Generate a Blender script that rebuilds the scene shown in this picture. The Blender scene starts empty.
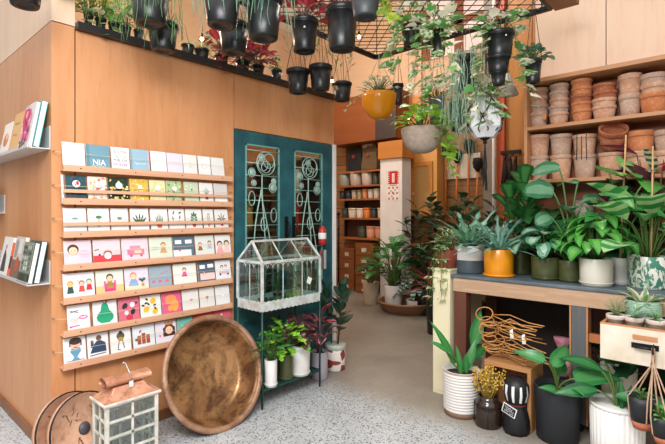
import bpy, math, random
from mathutils import Vector, Matrix
R = math.radians
PI = math.pi
rnd = random.Random(7)
SC = bpy.context.scene
COL = SC.collection

# ---------------------------------------------------------------- camera frame (room axes: x runs along the card wall, y into it)
CAM = Vector((-.839, -2.868, 1.35)); FOC = 460.0; HOR = 214.0
FWD = Vector((.7400, .6726, 0)); RGT = Vector((.6726, -.7400, 0))
def ray(px, py): return FWD + RGT * ((px - 332.5) / FOC) + Vector((0, 0, (HOR - py) / FOC))
def at(px, py, t): return CAM + ray(px, py) * t
def on_x(px, py, x):
    d = ray(px, py); return CAM + d * ((x - CAM.x) / d.x)
def on_y(px, py, y):
    d = ray(px, py); return CAM + d * ((y - CAM.y) / d.y)
def on_z(px, py, z):
    d = ray(px, py); return CAM + d * ((z - CAM.z) / d.z)
def depth(p): return (p - CAM).dot(FWD)

def lin(c):
    if isinstance(c, str):
        c = tuple(int(c[i:i + 2], 16) / 255 for i in (0, 2, 4))
    return tuple((v / 12.92 if v <= .04045 else ((v + .055) / 1.055) ** 2.4) for v in c[:3])

# ---------------------------------------------------------------- materials
MATS = {}
def _new(name):
    m = bpy.data.materials.new(name); m.use_nodes = True
    nt = m.node_tree; nt.nodes.clear()
    out = nt.nodes.new('ShaderNodeOutputMaterial'); b = nt.nodes.new('ShaderNodeBsdfPrincipled')
    nt.links.new(b.outputs[0], out.inputs[0])
    return m, nt, b, out
def N(nt, t, **kw):
    n = nt.nodes.new(t)
    for k, v in kw.items():
        if k in n.inputs: n.inputs[k].default_value = v
        else: setattr(n, k, v)
    return n
def mixcol(nt, fac, a, b, blend='MIX'):
    n = nt.nodes.new('ShaderNodeMix'); n.data_type = 'RGBA'; n.blend_type = blend
    for sock, v in ((n.inputs[0], fac), (n.inputs[6], a), (n.inputs[7], b)):
        if hasattr(v, 'is_linked') or hasattr(v, 'links'): nt.links.new(v, sock)
        elif isinstance(v, (int, float)): sock.default_value = v
        else: sock.default_value = (*v, 1)
    return n.outputs[2]
def ramp(nt, src, pts):
    n = nt.nodes.new('ShaderNodeValToRGB'); e = n.color_ramp.elements
    while len(e) < len(pts): e.new(.5)
    for i, (p, c) in enumerate(pts):
        e[i].position = p; e[i].color = (*lin(c), 1) if not isinstance(c, float) else (c, c, c, 1)
    nt.links.new(src, n.inputs[0]); return n.outputs[0]
def coords(nt, scale=(1, 1, 1), kind='Object', rot=(0, 0, 0)):
    tc = nt.nodes.new('ShaderNodeTexCoord'); mp = nt.nodes.new('ShaderNodeMapping')
    nt.links.new(tc.outputs[kind], mp.inputs[0]); mp.inputs['Scale'].default_value = scale; mp.inputs['Rotation'].default_value = rot
    return mp.outputs[0]
def bump(nt, b, src, strength=.2, dist=.01):
    n = nt.nodes.new('ShaderNodeBump'); n.inputs['Strength'].default_value = strength; n.inputs['Distance'].default_value = dist
    nt.links.new(src, n.inputs['Height']); nt.links.new(n.outputs[0], b.inputs['Normal'])
def noise(nt, vec, scale, detail=4, rough=.55, dist=0):
    n = N(nt, 'ShaderNodeTexNoise', Scale=scale, Detail=detail, Roughness=rough, Distortion=dist)
    nt.links.new(vec, n.inputs['Vector']); return n.outputs[0]

def plain(name, c, rough=.5, metal=0, var=.12, scale=9, c2=None, bmp=.05, spec=.5, coat=0):
    if name in MATS: return MATS[name]
    m, nt, b, _ = _new(name)
    a = lin(c); c2 = lin(c2) if c2 else tuple(v * (1 - var * 2) for v in a)
    v = coords(nt); f = noise(nt, v, scale, 5)
    r = ramp(nt, f, [(.35, 0.0), (.68, 1.0)])
    nt.links.new(mixcol(nt, r, a, c2), b.inputs['Base Color'])
    b.inputs['Roughness'].default_value = rough; b.inputs['Metallic'].default_value = metal
    b.inputs['Specular IOR Level'].default_value = spec; b.inputs['Coat Weight'].default_value = coat
    if bmp: bump(nt, b, noise(nt, v, scale * 12, 2), bmp, .004)
    MATS[name] = m; return m

def wood(name, c, c2, axis='z', scale=1.0, rough=.5, streak=22, fine=120, bmp=.08, c3=None):
    if name in MATS: return MATS[name]
    m, nt, b, _ = _new(name)
    st = {'x': (1.2, streak, streak), 'y': (streak, 1.2, streak), 'z': (streak, streak, 1.2)}[axis]
    v = coords(nt, tuple(s * scale for s in st))
    f = noise(nt, v, .35, 5, .6, .6); g = noise(nt, v, 2.6, 3, .7, .2)
    col = mixcol(nt, ramp(nt, f, [(.3, 0.0), (.72, 1.0)]), lin(c), lin(c2))
    col = mixcol(nt, ramp(nt, g, [(.5, 0.0), (.85, .55)]), col, lin(c3 or c2))
    nt.links.new(col, b.inputs['Base Color']); b.inputs['Roughness'].default_value = rough
    if bmp: bump(nt, b, g, bmp, .003)
    MATS[name] = m; return m

def painted():
    """printed / multi-coloured surfaces: flat colour stored per face"""
    if 'printed' in MATS: return MATS['printed']
    m, nt, b, _ = _new('printed')
    a = N(nt, 'ShaderNodeVertexColor', layer_name='Col')
    f = noise(nt, coords(nt), 60, 2)
    nt.links.new(mixcol(nt, ramp(nt, f, [(.3, .93), (.7, 1.0)]), a.outputs[0], a.outputs[0], 'MULTIPLY'), b.inputs['Base Color'])
    nt.links.new(a.outputs[0], b.inputs['Base Color'])
    b.inputs['Roughness'].default_value = .55
    MATS['printed'] = m; return m

def leafmat(name='leaf', rough=.34, transl=.3):
    if name in MATS: return MATS[name]
    m, nt, b, out = _new(name)
    a = N(nt, 'ShaderNodeVertexColor', layer_name='Col')
    f = noise(nt, coords(nt), 40, 3)
    col = mixcol(nt, ramp(nt, f, [(.3, .0), (.75, .18)]), a.outputs[0], (.02, .05, .02))
    nt.links.new(col, b.inputs['Base Color']); b.inputs['Roughness'].default_value = rough
    tr = N(nt, 'ShaderNodeBsdfTranslucent'); nt.links.new(a.outputs[0], tr.inputs[0])
    mx = N(nt, 'ShaderNodeMixShader'); mx.inputs[0].default_value = transl
    nt.links.new(b.outputs[0], mx.inputs[1]); nt.links.new(tr.outputs[0], mx.inputs[2]); nt.links.new(mx.outputs[0], out.inputs[0])
    MATS[name] = m; return m

def glassmat(name='glass', tint=(.93, .98, .97), rough=.02, alpha=.12):
    if name in MATS: return MATS[name]
    m, nt, b, out = _new(name)
    nt.nodes.remove(b)
    tr = N(nt, 'ShaderNodeBsdfTransparent', Color=(*tint, 1)); gl = N(nt, 'ShaderNodeBsdfGlossy', Roughness=rough)
    lw = N(nt, 'ShaderNodeLayerWeight', Blend=.5); pw = N(nt, 'ShaderNodeMath', operation='POWER'); pw.inputs[1].default_value = 4; mx = N(nt, 'ShaderNodeMixShader')
    ad = N(nt, 'ShaderNodeMath', operation='MULTIPLY_ADD'); ad.inputs[1].default_value = .5; ad.inputs[2].default_value = alpha * .5
    nt.links.new(lw.outputs['Facing'], pw.inputs[0]); nt.links.new(pw.outputs[0], ad.inputs[0]); nt.links.new(ad.outputs[0], mx.inputs[0])
    nt.links.new(tr.outputs[0], mx.inputs[1]); nt.links.new(gl.outputs[0], mx.inputs[2]); nt.links.new(mx.outputs[0], out.inputs[0])
    MATS[name] = m; return m

def emit(name, c, s):
    if name in MATS: return MATS[name]
    m, nt, b, _ = _new(name)
    b.inputs['Base Color'].default_value = (*lin(c), 1); b.inputs['Emission Color'].default_value = (*lin(c), 1); b.inputs['Emission Strength'].default_value = s
    MATS[name] = m; return m

# ---------------------------------------------------------------- mesh builder
class MB:
    def __init__(s): s.v = []; s.f = []; s.c = []; s.m = []; s.s = []; s.x = Matrix.Identity(4); s.hascol = False
    def add(s, vs, fs, col=None, mi=0, sm=False):
        o = len(s.v); x = s.x
        s.v.extend([tuple(x @ Vector(p)) for p in vs])
        per = isinstance(col, list)
        for i, f in enumerate(fs):
            s.f.append(tuple(o + k for k in f)); c = col[i] if per else col
            s.c.append(c or (1, 1, 1)); s.m.append(mi); s.s.append(sm)
        if col is not None: s.hascol = True
        return s
    def box(s, x0, x1, y0, y1, z0, z1, col=None, mi=0):
        v = [(x, y, z) for z in (z0, z1) for y in (y0, y1) for x in (x0, x1)]
        return s.add(v, [(0, 2, 3, 1), (4, 5, 7, 6), (0, 1, 5, 4), (2, 6, 7, 3), (0, 4, 6, 2), (1, 3, 7, 5)], col, mi)
    def cbox(s, c, d, rot=None, col=None, mi=0):
        old = s.x; s.x = old @ Matrix.Translation(Vector(c)) @ (rot.to_4x4() if rot else Matrix.Identity(4))
        s.box(-d[0] / 2, d[0] / 2, -d[1] / 2, d[1] / 2, -d[2] / 2, d[2] / 2, col, mi); s.x = old; return s
    def beam(s, a, b, w, h=None, col=None, mi=0):
        a = Vector(a); b = Vector(b); d = b - a
        q = d.to_track_quat('Z', 'Y')
        return s.cbox((a + b) / 2, (w, h or w, d.length), q.to_matrix(), col, mi)
    def tube(s, pts, r, seg=6, col=None, mi=0, closed=False, cap=True, sm=True):
        pts = [Vector(p) for p in pts]; n = len(pts)
        rr = r if isinstance(r, (list, tuple)) else [r] * n
        vs = []; ref = None
        for i, p in enumerate(pts):
            if closed: d = pts[(i + 1) % n] - pts[i - 1]
            else: d = pts[min(i + 1, n - 1)] - pts[max(i - 1, 0)]
            if d.length < 1e-9: d = Vector((0, 0, 1))
            d.normalize()
            if ref is None: ref = d.orthogonal().normalized()
            ref = ref - d * ref.dot(d)
            if ref.length < 1e-6: ref = d.orthogonal()
            ref.normalize(); bi = d.cross(ref)
            for k in range(seg):
                a = 2 * PI * k / seg; vs.append(p + (ref * math.cos(a) + bi * math.sin(a)) * rr[i])
        fs = []
        for i in range(n if closed else n - 1):
            j = (i + 1) % n
            for k in range(seg):
                fs.append((i * seg + k, i * seg + (k + 1) % seg, j * seg + (k + 1) % seg, j * seg + k))
        if cap and not closed: fs.append(tuple(range(seg))[::-1]); fs.append(tuple((n - 1) * seg + k for k in range(seg)))
        return s.add(vs, fs, col, mi, sm)
    def lathe(s, prof, seg=28, c=(0, 0, 0), col=None, mi=0, closed=False, sm=True, cols=None, flute=0, nfl=0):
        vs = []; n = len(prof)
        for (r, z) in prof:
            for k in range(seg):
                a = 2 * PI * k / seg; q = r * (1 + flute * math.cos(a * nfl)) if flute else r
                vs.append((c[0] + q * math.cos(a), c[1] + q * math.sin(a), c[2] + z))
        fs = []; cl = []
        for i in range(n if closed else n - 1):
            j = (i + 1) % n
            for k in range(seg):
                fs.append((i * seg + k, i * seg + (k + 1) % seg, j * seg + (k + 1) % seg, j * seg + k)); cl.append(cols[i] if cols else col)
        if not closed:
            if prof[0][0] > 1e-4: fs.append(tuple(range(seg))[::-1]); cl.append(cols[0] if cols else col)
            if prof[-1][0] > 1e-4: fs.append(tuple((n - 1) * seg + k for k in range(seg))); cl.append(cols[-1] if cols else col)
        return s.add(vs, fs, cl if (cols or col) else None, mi, sm)
    def disc(s, c, r, nrm=(0, 0, 1), seg=20, col=None, mi=0, ry=None):
        q = Vector(nrm).to_track_quat('Z', 'Y').to_matrix()
        return s.add([Vector(c) + q @ Vector((r * math.cos(2 * PI * k / seg), (ry or r) * math.sin(2 * PI * k / seg), 0)) for k in range(seg)], [tuple(range(seg))], col, mi)
    def ball(s, c, r, seg=10, rings=6, col=None, mi=0, sq=(1, 1, 1)):
        vs = [(c[0], c[1], c[2] + r * sq[2])]; fs = []
        for i in range(1, rings):
            th = PI * i / rings
            for k in range(seg):
                a = 2 * PI * k / seg; vs.append((c[0] + r * sq[0] * math.sin(th) * math.cos(a), c[1] + r * sq[1] * math.sin(th) * math.sin(a), c[2] + r * sq[2] * math.cos(th)))
        vs.append((c[0], c[1], c[2] - r * sq[2])); L = len(vs) - 1
        for k in range(seg): fs.append((0, 1 + k, 1 + (k + 1) % seg)); fs.append((L, 1 + (rings - 2) * seg + (k + 1) % seg, 1 + (rings - 2) * seg + k))
        for i in range(rings - 2):
            for k in range(seg):
                a = 1 + i * seg; fs.append((a + k, a + seg + k, a + seg + (k + 1) % seg, a + (k + 1) % seg))
        return s.add(vs, fs, col, mi, True)
    def build(s, name, mat, parent=None, bevel=0, loc=None, kind=None, label=None, solid=0):
        me = bpy.data.meshes.new(name); me.from_pydata(s.v, [], s.f)
        for mt in (mat if isinstance(mat, (list, tuple)) else [mat]): me.materials.append(mt)
        me.polygons.foreach_set('material_index', s.m); me.polygons.foreach_set('use_smooth', s.s)
        if s.hascol:
            at_ = me.color_attributes.new('Col', 'FLOAT_COLOR', 'CORNER'); buf = []
            for f, c in zip(s.f, s.c): buf.extend((c[0], c[1], c[2], 1.0) * len(f))
            at_.data.foreach_set('color', buf)
        me.update()
        o = bpy.data.objects.new(name, me); COL.objects.link(o)
        if parent: o.parent = parent
        if loc is not None: o.location = loc
        if kind: o['kind'] = kind
        if label: o['label'] = label
        if bevel:
            b = o.modifiers.new('bevel', 'BEVEL'); b.width = bevel; b.segments = 2; b.limit_method = 'ANGLE'
        if solid:
            b = o.modifiers.new('solid', 'SOLIDIFY'); b.thickness = solid; b.offset = 0
        return o

def thing(name, label, cat, loc=(0, 0, 0), rz=0, group=None, rot=None):
    o = bpy.data.objects.new(name, None); COL.objects.link(o)
    o.location = loc; o.rotation_euler = rot if rot else (0, 0, rz); o.empty_display_size = .05
    return tag(o, label, cat, group)
def tag(o, label, cat, group=None):
    o['label'] = label; o['category'] = cat
    if group: o['group'] = group
    return o
def struct(o): o['kind'] = 'structure'; return o
def copy_thing(root, loc, rz=None, label=None):
    r = root.copy(); COL.objects.link(r); r.location = loc
    if rz is not None: r.rotation_euler = (0, 0, rz)
    if label: r['label'] = label
    for ch in list(root.children):
        c = ch.copy(); COL.objects.link(c); c.parent = r
        for g in list(ch.children):
            d = g.copy(); COL.objects.link(d); d.parent = c
    return r
def bez(a, b, c, n=8):
    a, b, c = Vector(a), Vector(b), Vector(c)
    return [a * (1 - t) ** 2 + b * 2 * t * (1 - t) + c * t * t for t in [i / n for i in range(n + 1)]]

# ---------------------------------------------------------------- leaves and plants
SHAPES = {
    'oval': [(0, .1), (.1, .52), (.3, .93), (.48, 1), (.7, .8), (.9, .38), (1, 0)],
    'lance': [(0, .25), (.2, .8), (.4, 1), (.65, .72), (.85, .35), (1, 0)],
    'heart': [(0, .5), (.07, .85), (.22, 1), (.45, .84), (.7, .5), (.9, .17), (1, 0)],
    'round': [(0, .4), (.12, .8), (.4, 1), (.65, .97), (.85, .68), (1, .05)],
    'fiddle': [(0, .28), (.2, .5), (.4, .6), (.6, .88), (.78, 1), (.92, .72), (1, .1)],
    'strap': [(0, .55), (.25, .9), (.5, 1), (.8, .6), (1, 0)],
    'trilobe': [(0, .8), (.1, 1), (.22, .95), (.36, .42), (.5, .55), (.62, .5), (.85, .2), (1, 0)],
    'grass': [(0, 1), (.6, .8), (1, 0)],
}
def wid(shape, t):
    if shape == 'lobed':
        base = math.sin(PI * min(1, t * .93 + .06)) ** .7; return base * (1 if (int(t * 11.99) % 2) == 0 else .38)
    T = SHAPES[shape]
    for (a, wa), (b, wb) in zip(T, T[1:]):
        if t <= b: return wa + (wb - wa) * (t - a) / (b - a)
    return 0
def vary(c, v=.12, r=rnd):
    k = 1 + r.uniform(-v, v); return (c[0] * k * (1 + r.uniform(-v, v) * .5), c[1] * k, c[2] * k * (1 + r.uniform(-v, v) * .5))
def leaf(mb, p, d, L, W, shape='oval', droop=.6, fold=.18, col=(.05, .2, .05), col2=None, pat=None, twist=0, n=None, wave=0, r=rnd):
    p = Vector(p); d = Vector(d).normalized()
    side = d.cross(Vector((0, 0, 1)))
    if side.length < .05: side = Vector((math.cos(twist * 9 + 1), math.sin(twist * 9 + 1), 0))
    side.normalize()
    if twist: side = Matrix.Rotation(twist, 3, d) @ side
    n = n or (12 if shape == 'lobed' else 7); across = 4 if pat in ('edge', 'mid', 'splash', 'stripe') else 2
    col = vary(tuple(min(.9, v * 1.25) for v in col), .16, r); vs = []; fs = []; cl = []
    q = Matrix.Rotation(-droop / n, 3, side); sp_ = r.choice((.15, .35, .6, .85, .97))
    hs = [k / across * 2 - 1 for k in range(across + 1)]
    for i in range(n + 1):
        t = i / n; w = wid(shape, t) * W / 2; nr = side.cross(d)
        for h in hs: vs.append(p + side * (w * h) + nr * (fold * w * abs(h) + wave * W * math.sin(t * 14 + h * 2) * abs(h)))
        if i < n: p = p + d * (L / n); d = q @ d
    for i in range(n):
        for k in range(across):
            a = i * (across + 1) + k; fs.append((a, a + 1, a + across + 2, a + across + 1)); c = col
            if col2:
                if pat == 'mid' and k in (1, 2) : c = col2 if i < n - 1 else col
                elif pat == 'edge' and k in (0, 3): c = col2
                elif pat == 'stripe': c = col2 if (i % 2) == 0 and k in (0, 1, 2, 3) else col
                elif pat == 'splash': c = col2 if r.random() < sp_ else col
                elif pat == 'half': c = col2 if k == 0 else col
                elif pat == 'tip': c = col2 if i > n * .5 else col
            cl.append(c)
    mb.add(vs, fs, cl, 0, True)
def cone_dir(az, el): return Vector((math.cos(az) * math.cos(el), math.sin(az) * math.cos(el), math.sin(el)))

def g_bush(sm, lm, z0, n=14, H=.2, spread=.14, L=.1, W=.06, shape='oval', col='2f6b2a', col2=None, pat=None, droop=.8, stem='4d6a2c', sr=.0025, r0=.3, wave=0, r=rnd, minel=.15, fold=.18):
    c = lin(col); c2 = lin(col2) if col2 else None; sc = lin(stem)
    for i in range(n):
        az = i * 2.39996 + r.uniform(-.3, .3); k = (i + .5) / n
        h = H * (.35 + .65 * (1 - k) + r.uniform(-.1, .1)); rad = spread * (.25 + .75 * k) * r.uniform(.8, 1.15)
        b = Vector((math.cos(az) * r0 * spread * .4, math.sin(az) * r0 * spread * .4, z0))
        tip = Vector((math.cos(az) * rad, math.sin(az) * rad, z0 + h))
        mid = Vector((b.x * .7 + tip.x * .3, b.y * .7 + tip.y * .3, z0 + h * .85))
        sm.tube(bez(b, mid, tip, 5), [sr * 1.2] * 3 + [sr] * 3, 5, sc)
        el = minel + .9 * (1 - k) * r.uniform(.5, 1.1)
        leaf(lm, tip, cone_dir(az + r.uniform(-.35, .35), el), L * r.uniform(.8, 1.15), W * r.uniform(.85, 1.15), shape, droop * r.uniform(.6, 1.3), fold, c, c2, pat, r.uniform(-.4, .4), wave=wave, r=r)
def g_up(sm, lm, z0, stems=1, H=.5, n=12, L=.12, W=.08, shape='fiddle', col='2f6b2a', col2=None, pat=None, droop=.5, stem='6a5638', sr=.004, lean=.06, start=.15, el=.5, r=rnd, base=.02, az0=0, pet=.02, wave=0):
    c = lin(col); c2 = lin(col2) if col2 else None; sc = lin(stem)
    for s in range(stems):
        a0 = az0 + s * 2 * PI / max(1, stems) + r.uniform(-.3, .3); hh = H * r.uniform(.82, 1.05) if s else H
        b = Vector((math.cos(a0) * base * (stems > 1), math.sin(a0) * base * (stems > 1), z0))
        e = b + Vector((math.cos(a0) * lean, math.sin(a0) * lean, hh)); m = (b + e) / 2 + Vector((r.uniform(-.3, .3) * lean, r.uniform(-.3, .3) * lean, 0))
        P = bez(b, m, e, 8); sm.tube(P, [sr * (1.2 - .6 * i / 8) for i in range(9)], 6, sc)
        for i in range(n):
            t = start + (1 - start) * (i + .5) / n; q = P[min(7, int(t * 8))].lerp(P[min(8, int(t * 8) + 1)], t * 8 - int(t * 8)) if t < 1 else P[8]
            az = a0 + i * 2.39996 + r.uniform(-.3, .3); ee = el + (t - .5) * .9
            d = cone_dir(az, ee); sm.tube([q, q + d * pet], sr * .45, 4, sc)
            leaf(lm, q + d * pet, d, L * r.uniform(.8, 1.1) * (1 - .35 * max(0, t - .75) * 4 * .5), W * r.uniform(.85, 1.1), shape, droop * r.uniform(.6, 1.4), .15, c, c2, pat, r.uniform(-.3, .3), r=r, wave=wave)
def g_trail(sm, lm, z0, n=8, rim=.1, length=.3, L=.06, W=.04, shape='heart', col='3f8a35', col2=None, pat=None, step=.04, stem='6f8a3a', sr=.0016, rise=.06, r=rnd, spread=1.25, azs=None, droop=.5, minlen=.5):
    c = lin(col); c2 = lin(col2) if col2 else None; sc = lin(stem)
    for i in range(n):
        az = (azs[i % len(azs)] + r.uniform(-.25, .25)) if azs else i * 2 * PI / n + r.uniform(-.3, .3)
        ln = length * r.uniform(minlen, 1.1); o = Vector((math.cos(az), math.sin(az), 0))
        pts = [Vector((0, 0, z0)) + o * rim * .35, o * rim * .75 + Vector((0, 0, z0 + rise * r.uniform(.6, 1.3))), o * rim * 1.12 + Vector((0, 0, z0 + rise * .35))]
        q = pts[-1].copy(); k = 0
        while k * .035 < ln:
            q = q + Vector((o.x * .006 * (spread - 1) * 4 + r.uniform(-.009, .009), o.y * .006 * (spread - 1) * 4 + r.uniform(-.009, .009), -.035)); pts.append(q.copy()); k += 1
        sm.tube(pts, sr, 4, sc)
        acc = 0
        for j in range(1, len(pts)):
            acc += (pts[j] - pts[j - 1]).length
            if acc >= step or j < 3:
                acc = 0; a2 = az + r.choice((-1, 1)) * r.uniform(.3, 1.5)
                leaf(lm, pts[j], cone_dir(a2, r.uniform(-.5, .35)), L * r.uniform(.65, 1.15), W * r.uniform(.75, 1.1), shape, droop * r.uniform(.5, 1.6), .12, c, (c2 if r.random() < .85 else None), pat, r.uniform(-.7, .7), n=6, r=r)
def g_strands(sm, z0, n=60, rim=.09, length=.3, col='6fa59a', rise=.07, sr=.0016, r=rnd, minlen=.3):
    sc = lin(col)
    for i in range(n):
        az = r.uniform(0, 2 * PI); o = Vector((math.cos(az), math.sin(az), 0)); ln = length * r.uniform(minlen, 1.0); f = r.uniform(.9, 1.55)
        pts = [o * rim * r.uniform(.1, .7) + Vector((0, 0, z0)), o * rim * .9 + Vector((0, 0, z0 + rise * r.uniform(.4, 1.3))), o * rim * f + Vector((0, 0, z0 + rise * .2))]
        q = pts[-1]; m = max(2, int(ln / .05))
        for k in range(m):
            q = q + Vector((r.uniform(-.012, .012) + o.x * .004, r.uniform(-.012, .012) + o.y * .004, -ln / m)); pts.append(q)
        sm.tube(pts, sr, 4, vary(sc, .25, r))
def g_ros(lm, z0, n=12, L=.2, W=.03, shape='strap', col='5f9a4a', col2=None, pat=None, el=(.5, 1.3), droop=1.0, r0=.02, r=rnd, fold=.25, az0=0):
    c = lin(col); c2 = lin(col2) if col2 else None
    for i in range(n):
        az = az0 + i * 2.39996 + r.uniform(-.2, .2); k = i / max(1, n - 1); e = el[1] + (el[0] - el[1]) * k
        leaf(lm, (math.cos(az) * r0, math.sin(az) * r0, z0), cone_dir(az, e), L * r.uniform(.75, 1.1), W * r.uniform(.85, 1.1), shape, droop * r.uniform(.6, 1.3), fold, c, c2, pat, 0, n=9, r=r)

SOIL = None
def pot_parts(root, kind, r, h, mat, soil=.88, seg=32, r2=None, name='pot', saucer=None):
    """builds pot (+saucer) and soil under root, base at z=0; returns soil height"""
    mb = MB(); w = max(.004, r * .07)
    if kind == 'cyl':
        rb = r2 or r * .97
        pr = [(0, 0), (rb * .92, 0), (rb, .012), (r, h - .004), (r - w * .4, h), (r - w, h - .004), (rb - w, .02), (0, .02)]
    elif kind == 'nursery':
        rb = r2 or r * .76; q = h * .16
        pr = [(0, .006), (rb * .55, .006), (rb * .6, 0), (rb * .95, 0), (rb, .008), (r * .93, h - q), (r * .93, h - q), (r, h - q + .002), (r * 1.01, h - .003), (r * .98, h), (r - w, h - .004), (rb - w, .02), (0, .02)]
    elif kind == 'terra':
        rb = r2 or r * .7; q = h * .26
        pr = [(0, 0), (rb * .96, 0), (rb, .004), (r * .9, h - q), (r * .92, h - q), (r * .985, h - q + .003), (r, h - .006), (r * .98, h), (r - w * 1.3, h), (r * .84 - w, h - q), (rb - w, .012), (0, .012)]
    elif kind == 'bowl':
        pr = [(0, 0)] + [(r * math.sin(a) ** .78, h * (1 - math.cos(a))) for a in [PI / 2 * i / 11 for i in range(1, 12)]] + [(r - w * .5, h + .003), (r - w, h)] + [((r - w) * math.sin(a) ** .78, h - (h - .012) * math.cos(a)) for a in [PI / 2 * i / 6 for i in range(5, -1, -1)]]
    elif kind == 'taper':
        rb = r2 or r * .8
        pr = [(0, 0), (rb * .95, 0), (rb, .006), (r, h - .006), (r * .99, h), (r - w, h - .003), (rb - w, .02), (0, .02)]
    mb.lathe(pr, seg)
    pot = mb.build(name, mat, root)
    zs = h * soil
    if kind == 'bowl': rs = r - w * .8
    else: rb2 = r2 or {'cyl': .97, 'nursery': .76, 'terra': .7, 'taper': .8}[kind] * r; rs = rb2 + (r - rb2) * soil - w * .8
    sb = MB(); sb.lathe([(0, zs + .006), (rs * .6, zs + .004), (rs, zs)], 18); sb.build('soil', plain('potting_soil', '2b2019', .95, c2='4a3a2c', scale=60, bmp=.4), root)
    if saucer:
        s = MB(); s.lathe([(0, -.0), (r * 1.02, 0), (r * 1.08, .016), (r * 1.04, .016), (r * 1.0, .006), (0, .006)], seg); s.build('saucer', mat, root)
    return zs
def finish_plant(root, sm, lm, leafname='foliage', mat=None):
    if sm.f: sm.build('stems', leafmat('stem', .5, .1), root)
    if lm.f: lm.build(leafname, mat or leafmat(), root)
def plant(name, label, loc, kind, r, h, mat, grow, rz=0, group=None, cat='potted plant', soil=.88, r2=None, saucer=None, seed=1, leafname='foliage', seg=32, extra=None):
    root = thing(name, label, cat, loc, rz, group)
    z = pot_parts(root, kind, r, h, mat, soil, seg, r2, saucer=saucer)
    sm, lm = MB(), MB(); grow(sm, lm, z, random.Random(seed))
    if rz == 0:      # foliage is pressed back by the walls it stands against
        for m_ in (sm, lm):
            lim = 2.935 - loc[0] if (loc[1] < -1.6 and 2 < loc[0] < 2.96) else 5.53 - loc[0]
            m_.v = [((lim - .004 * math.exp(-(v[0] - lim) * 8)) if v[0] > lim - .004 else v[0], v[1], v[2]) for v in m_.v]
            if loc[1] < -.0 and loc[0] < 2.3 and loc[2] < 2: m_.v = [(v[0], min(v[1], -.03 - loc[1]), v[2]) for v in m_.v]
    finish_plant(root, sm, lm, leafname)
    if extra: extra(root)
    return root
EXPOSURE, SKY, LAMP = 0.6, 1.2, 85
# ================================================================= camera, sky, render settings
cam = bpy.data.cameras.new('camera'); cam.sensor_width = 36; cam.lens = 36 * FOC / 665; cam.shift_y = -8 / 665; cam.clip_start = .02
co = bpy.data.objects.new('camera', cam); COL.objects.link(co); SC.camera = co
co.location = CAM; co.rotation_euler = (PI / 2, 0, -math.atan2(.74, .6726))
SC.view_settings.view_transform = 'Standard'; SC.view_settings.look = 'None'; SC.view_settings.gamma = 1; SC.view_settings.use_curve_mapping = False
SC.view_settings.exposure = EXPOSURE
SC.cycles.use_denoising = True
SC.cycles.max_bounces = 8; SC.cycles.transparent_max_bounces = 12; SC.cycles.sample_clamp_indirect = 6
w = bpy.data.worlds.new('overcast_sky'); SC.world = w; w.use_nodes = True
nt = w.node_tree; nt.nodes.clear()
wo = nt.nodes.new('ShaderNodeOutputWorld'); bg = nt.nodes.new('ShaderNodeBackground'); tc = nt.nodes.new('ShaderNodeTexCoord'); sx = nt.nodes.new('ShaderNodeSeparateXYZ')
nt.links.new(tc.outputs['Generated'], sx.inputs[0])
nt.links.new(ramp(nt, sx.outputs[2], [(0.0, (.34, .31, .28)), (.25, (.72, .69, .66)), (.7, (1, .99, .98))]), bg.inputs[0])
bg.inputs[1].default_value = SKY; nt.links.new(bg.outputs[0], wo.inputs[0])
def lamp(name, kind, loc, power, color=(1, .95, .88), size=.3, rot=(0, 0, 0)):
    l = bpy.data.lights.new(name, kind); l.energy = power; l.color = color
    if kind == 'AREA': l.shape = 'RECTANGLE'; l.size = size[0]; l.size_y = size[1]
    else: l.shadow_soft_size = size
    o = bpy.data.objects.new(name, l); COL.objects.link(o); o.location = loc; o.rotation_euler = rot; return o
# warm point lights added to light the back of the shop
lamp('back_fill_light', 'POINT', (3.9, 1.6, 3.6), 50, (1, .93, .84), .05)
lamp('side_fill_light', 'POINT', (3.5, -.1, 4.5), 45, (1, .94, .86), .05)
# fill light added out of view above the camera, tilted at the display walls
lamp('added_fill_lamp', 'AREA', (-.75, -2.3, 2.75), LAMP, (.97, .98, 1), (1.5, 1.0), (R(38), 0, -math.atan2(.74, .6726)))
lamp('cabin_lamp', 'POINT', (1.3, .9, 2.2), 9, (1, .78, .5), .08)
lamp('loft_lamp', 'POINT', (1.4, 1.8, 3.4), 60, (1, .9, .75), .15)

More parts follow.
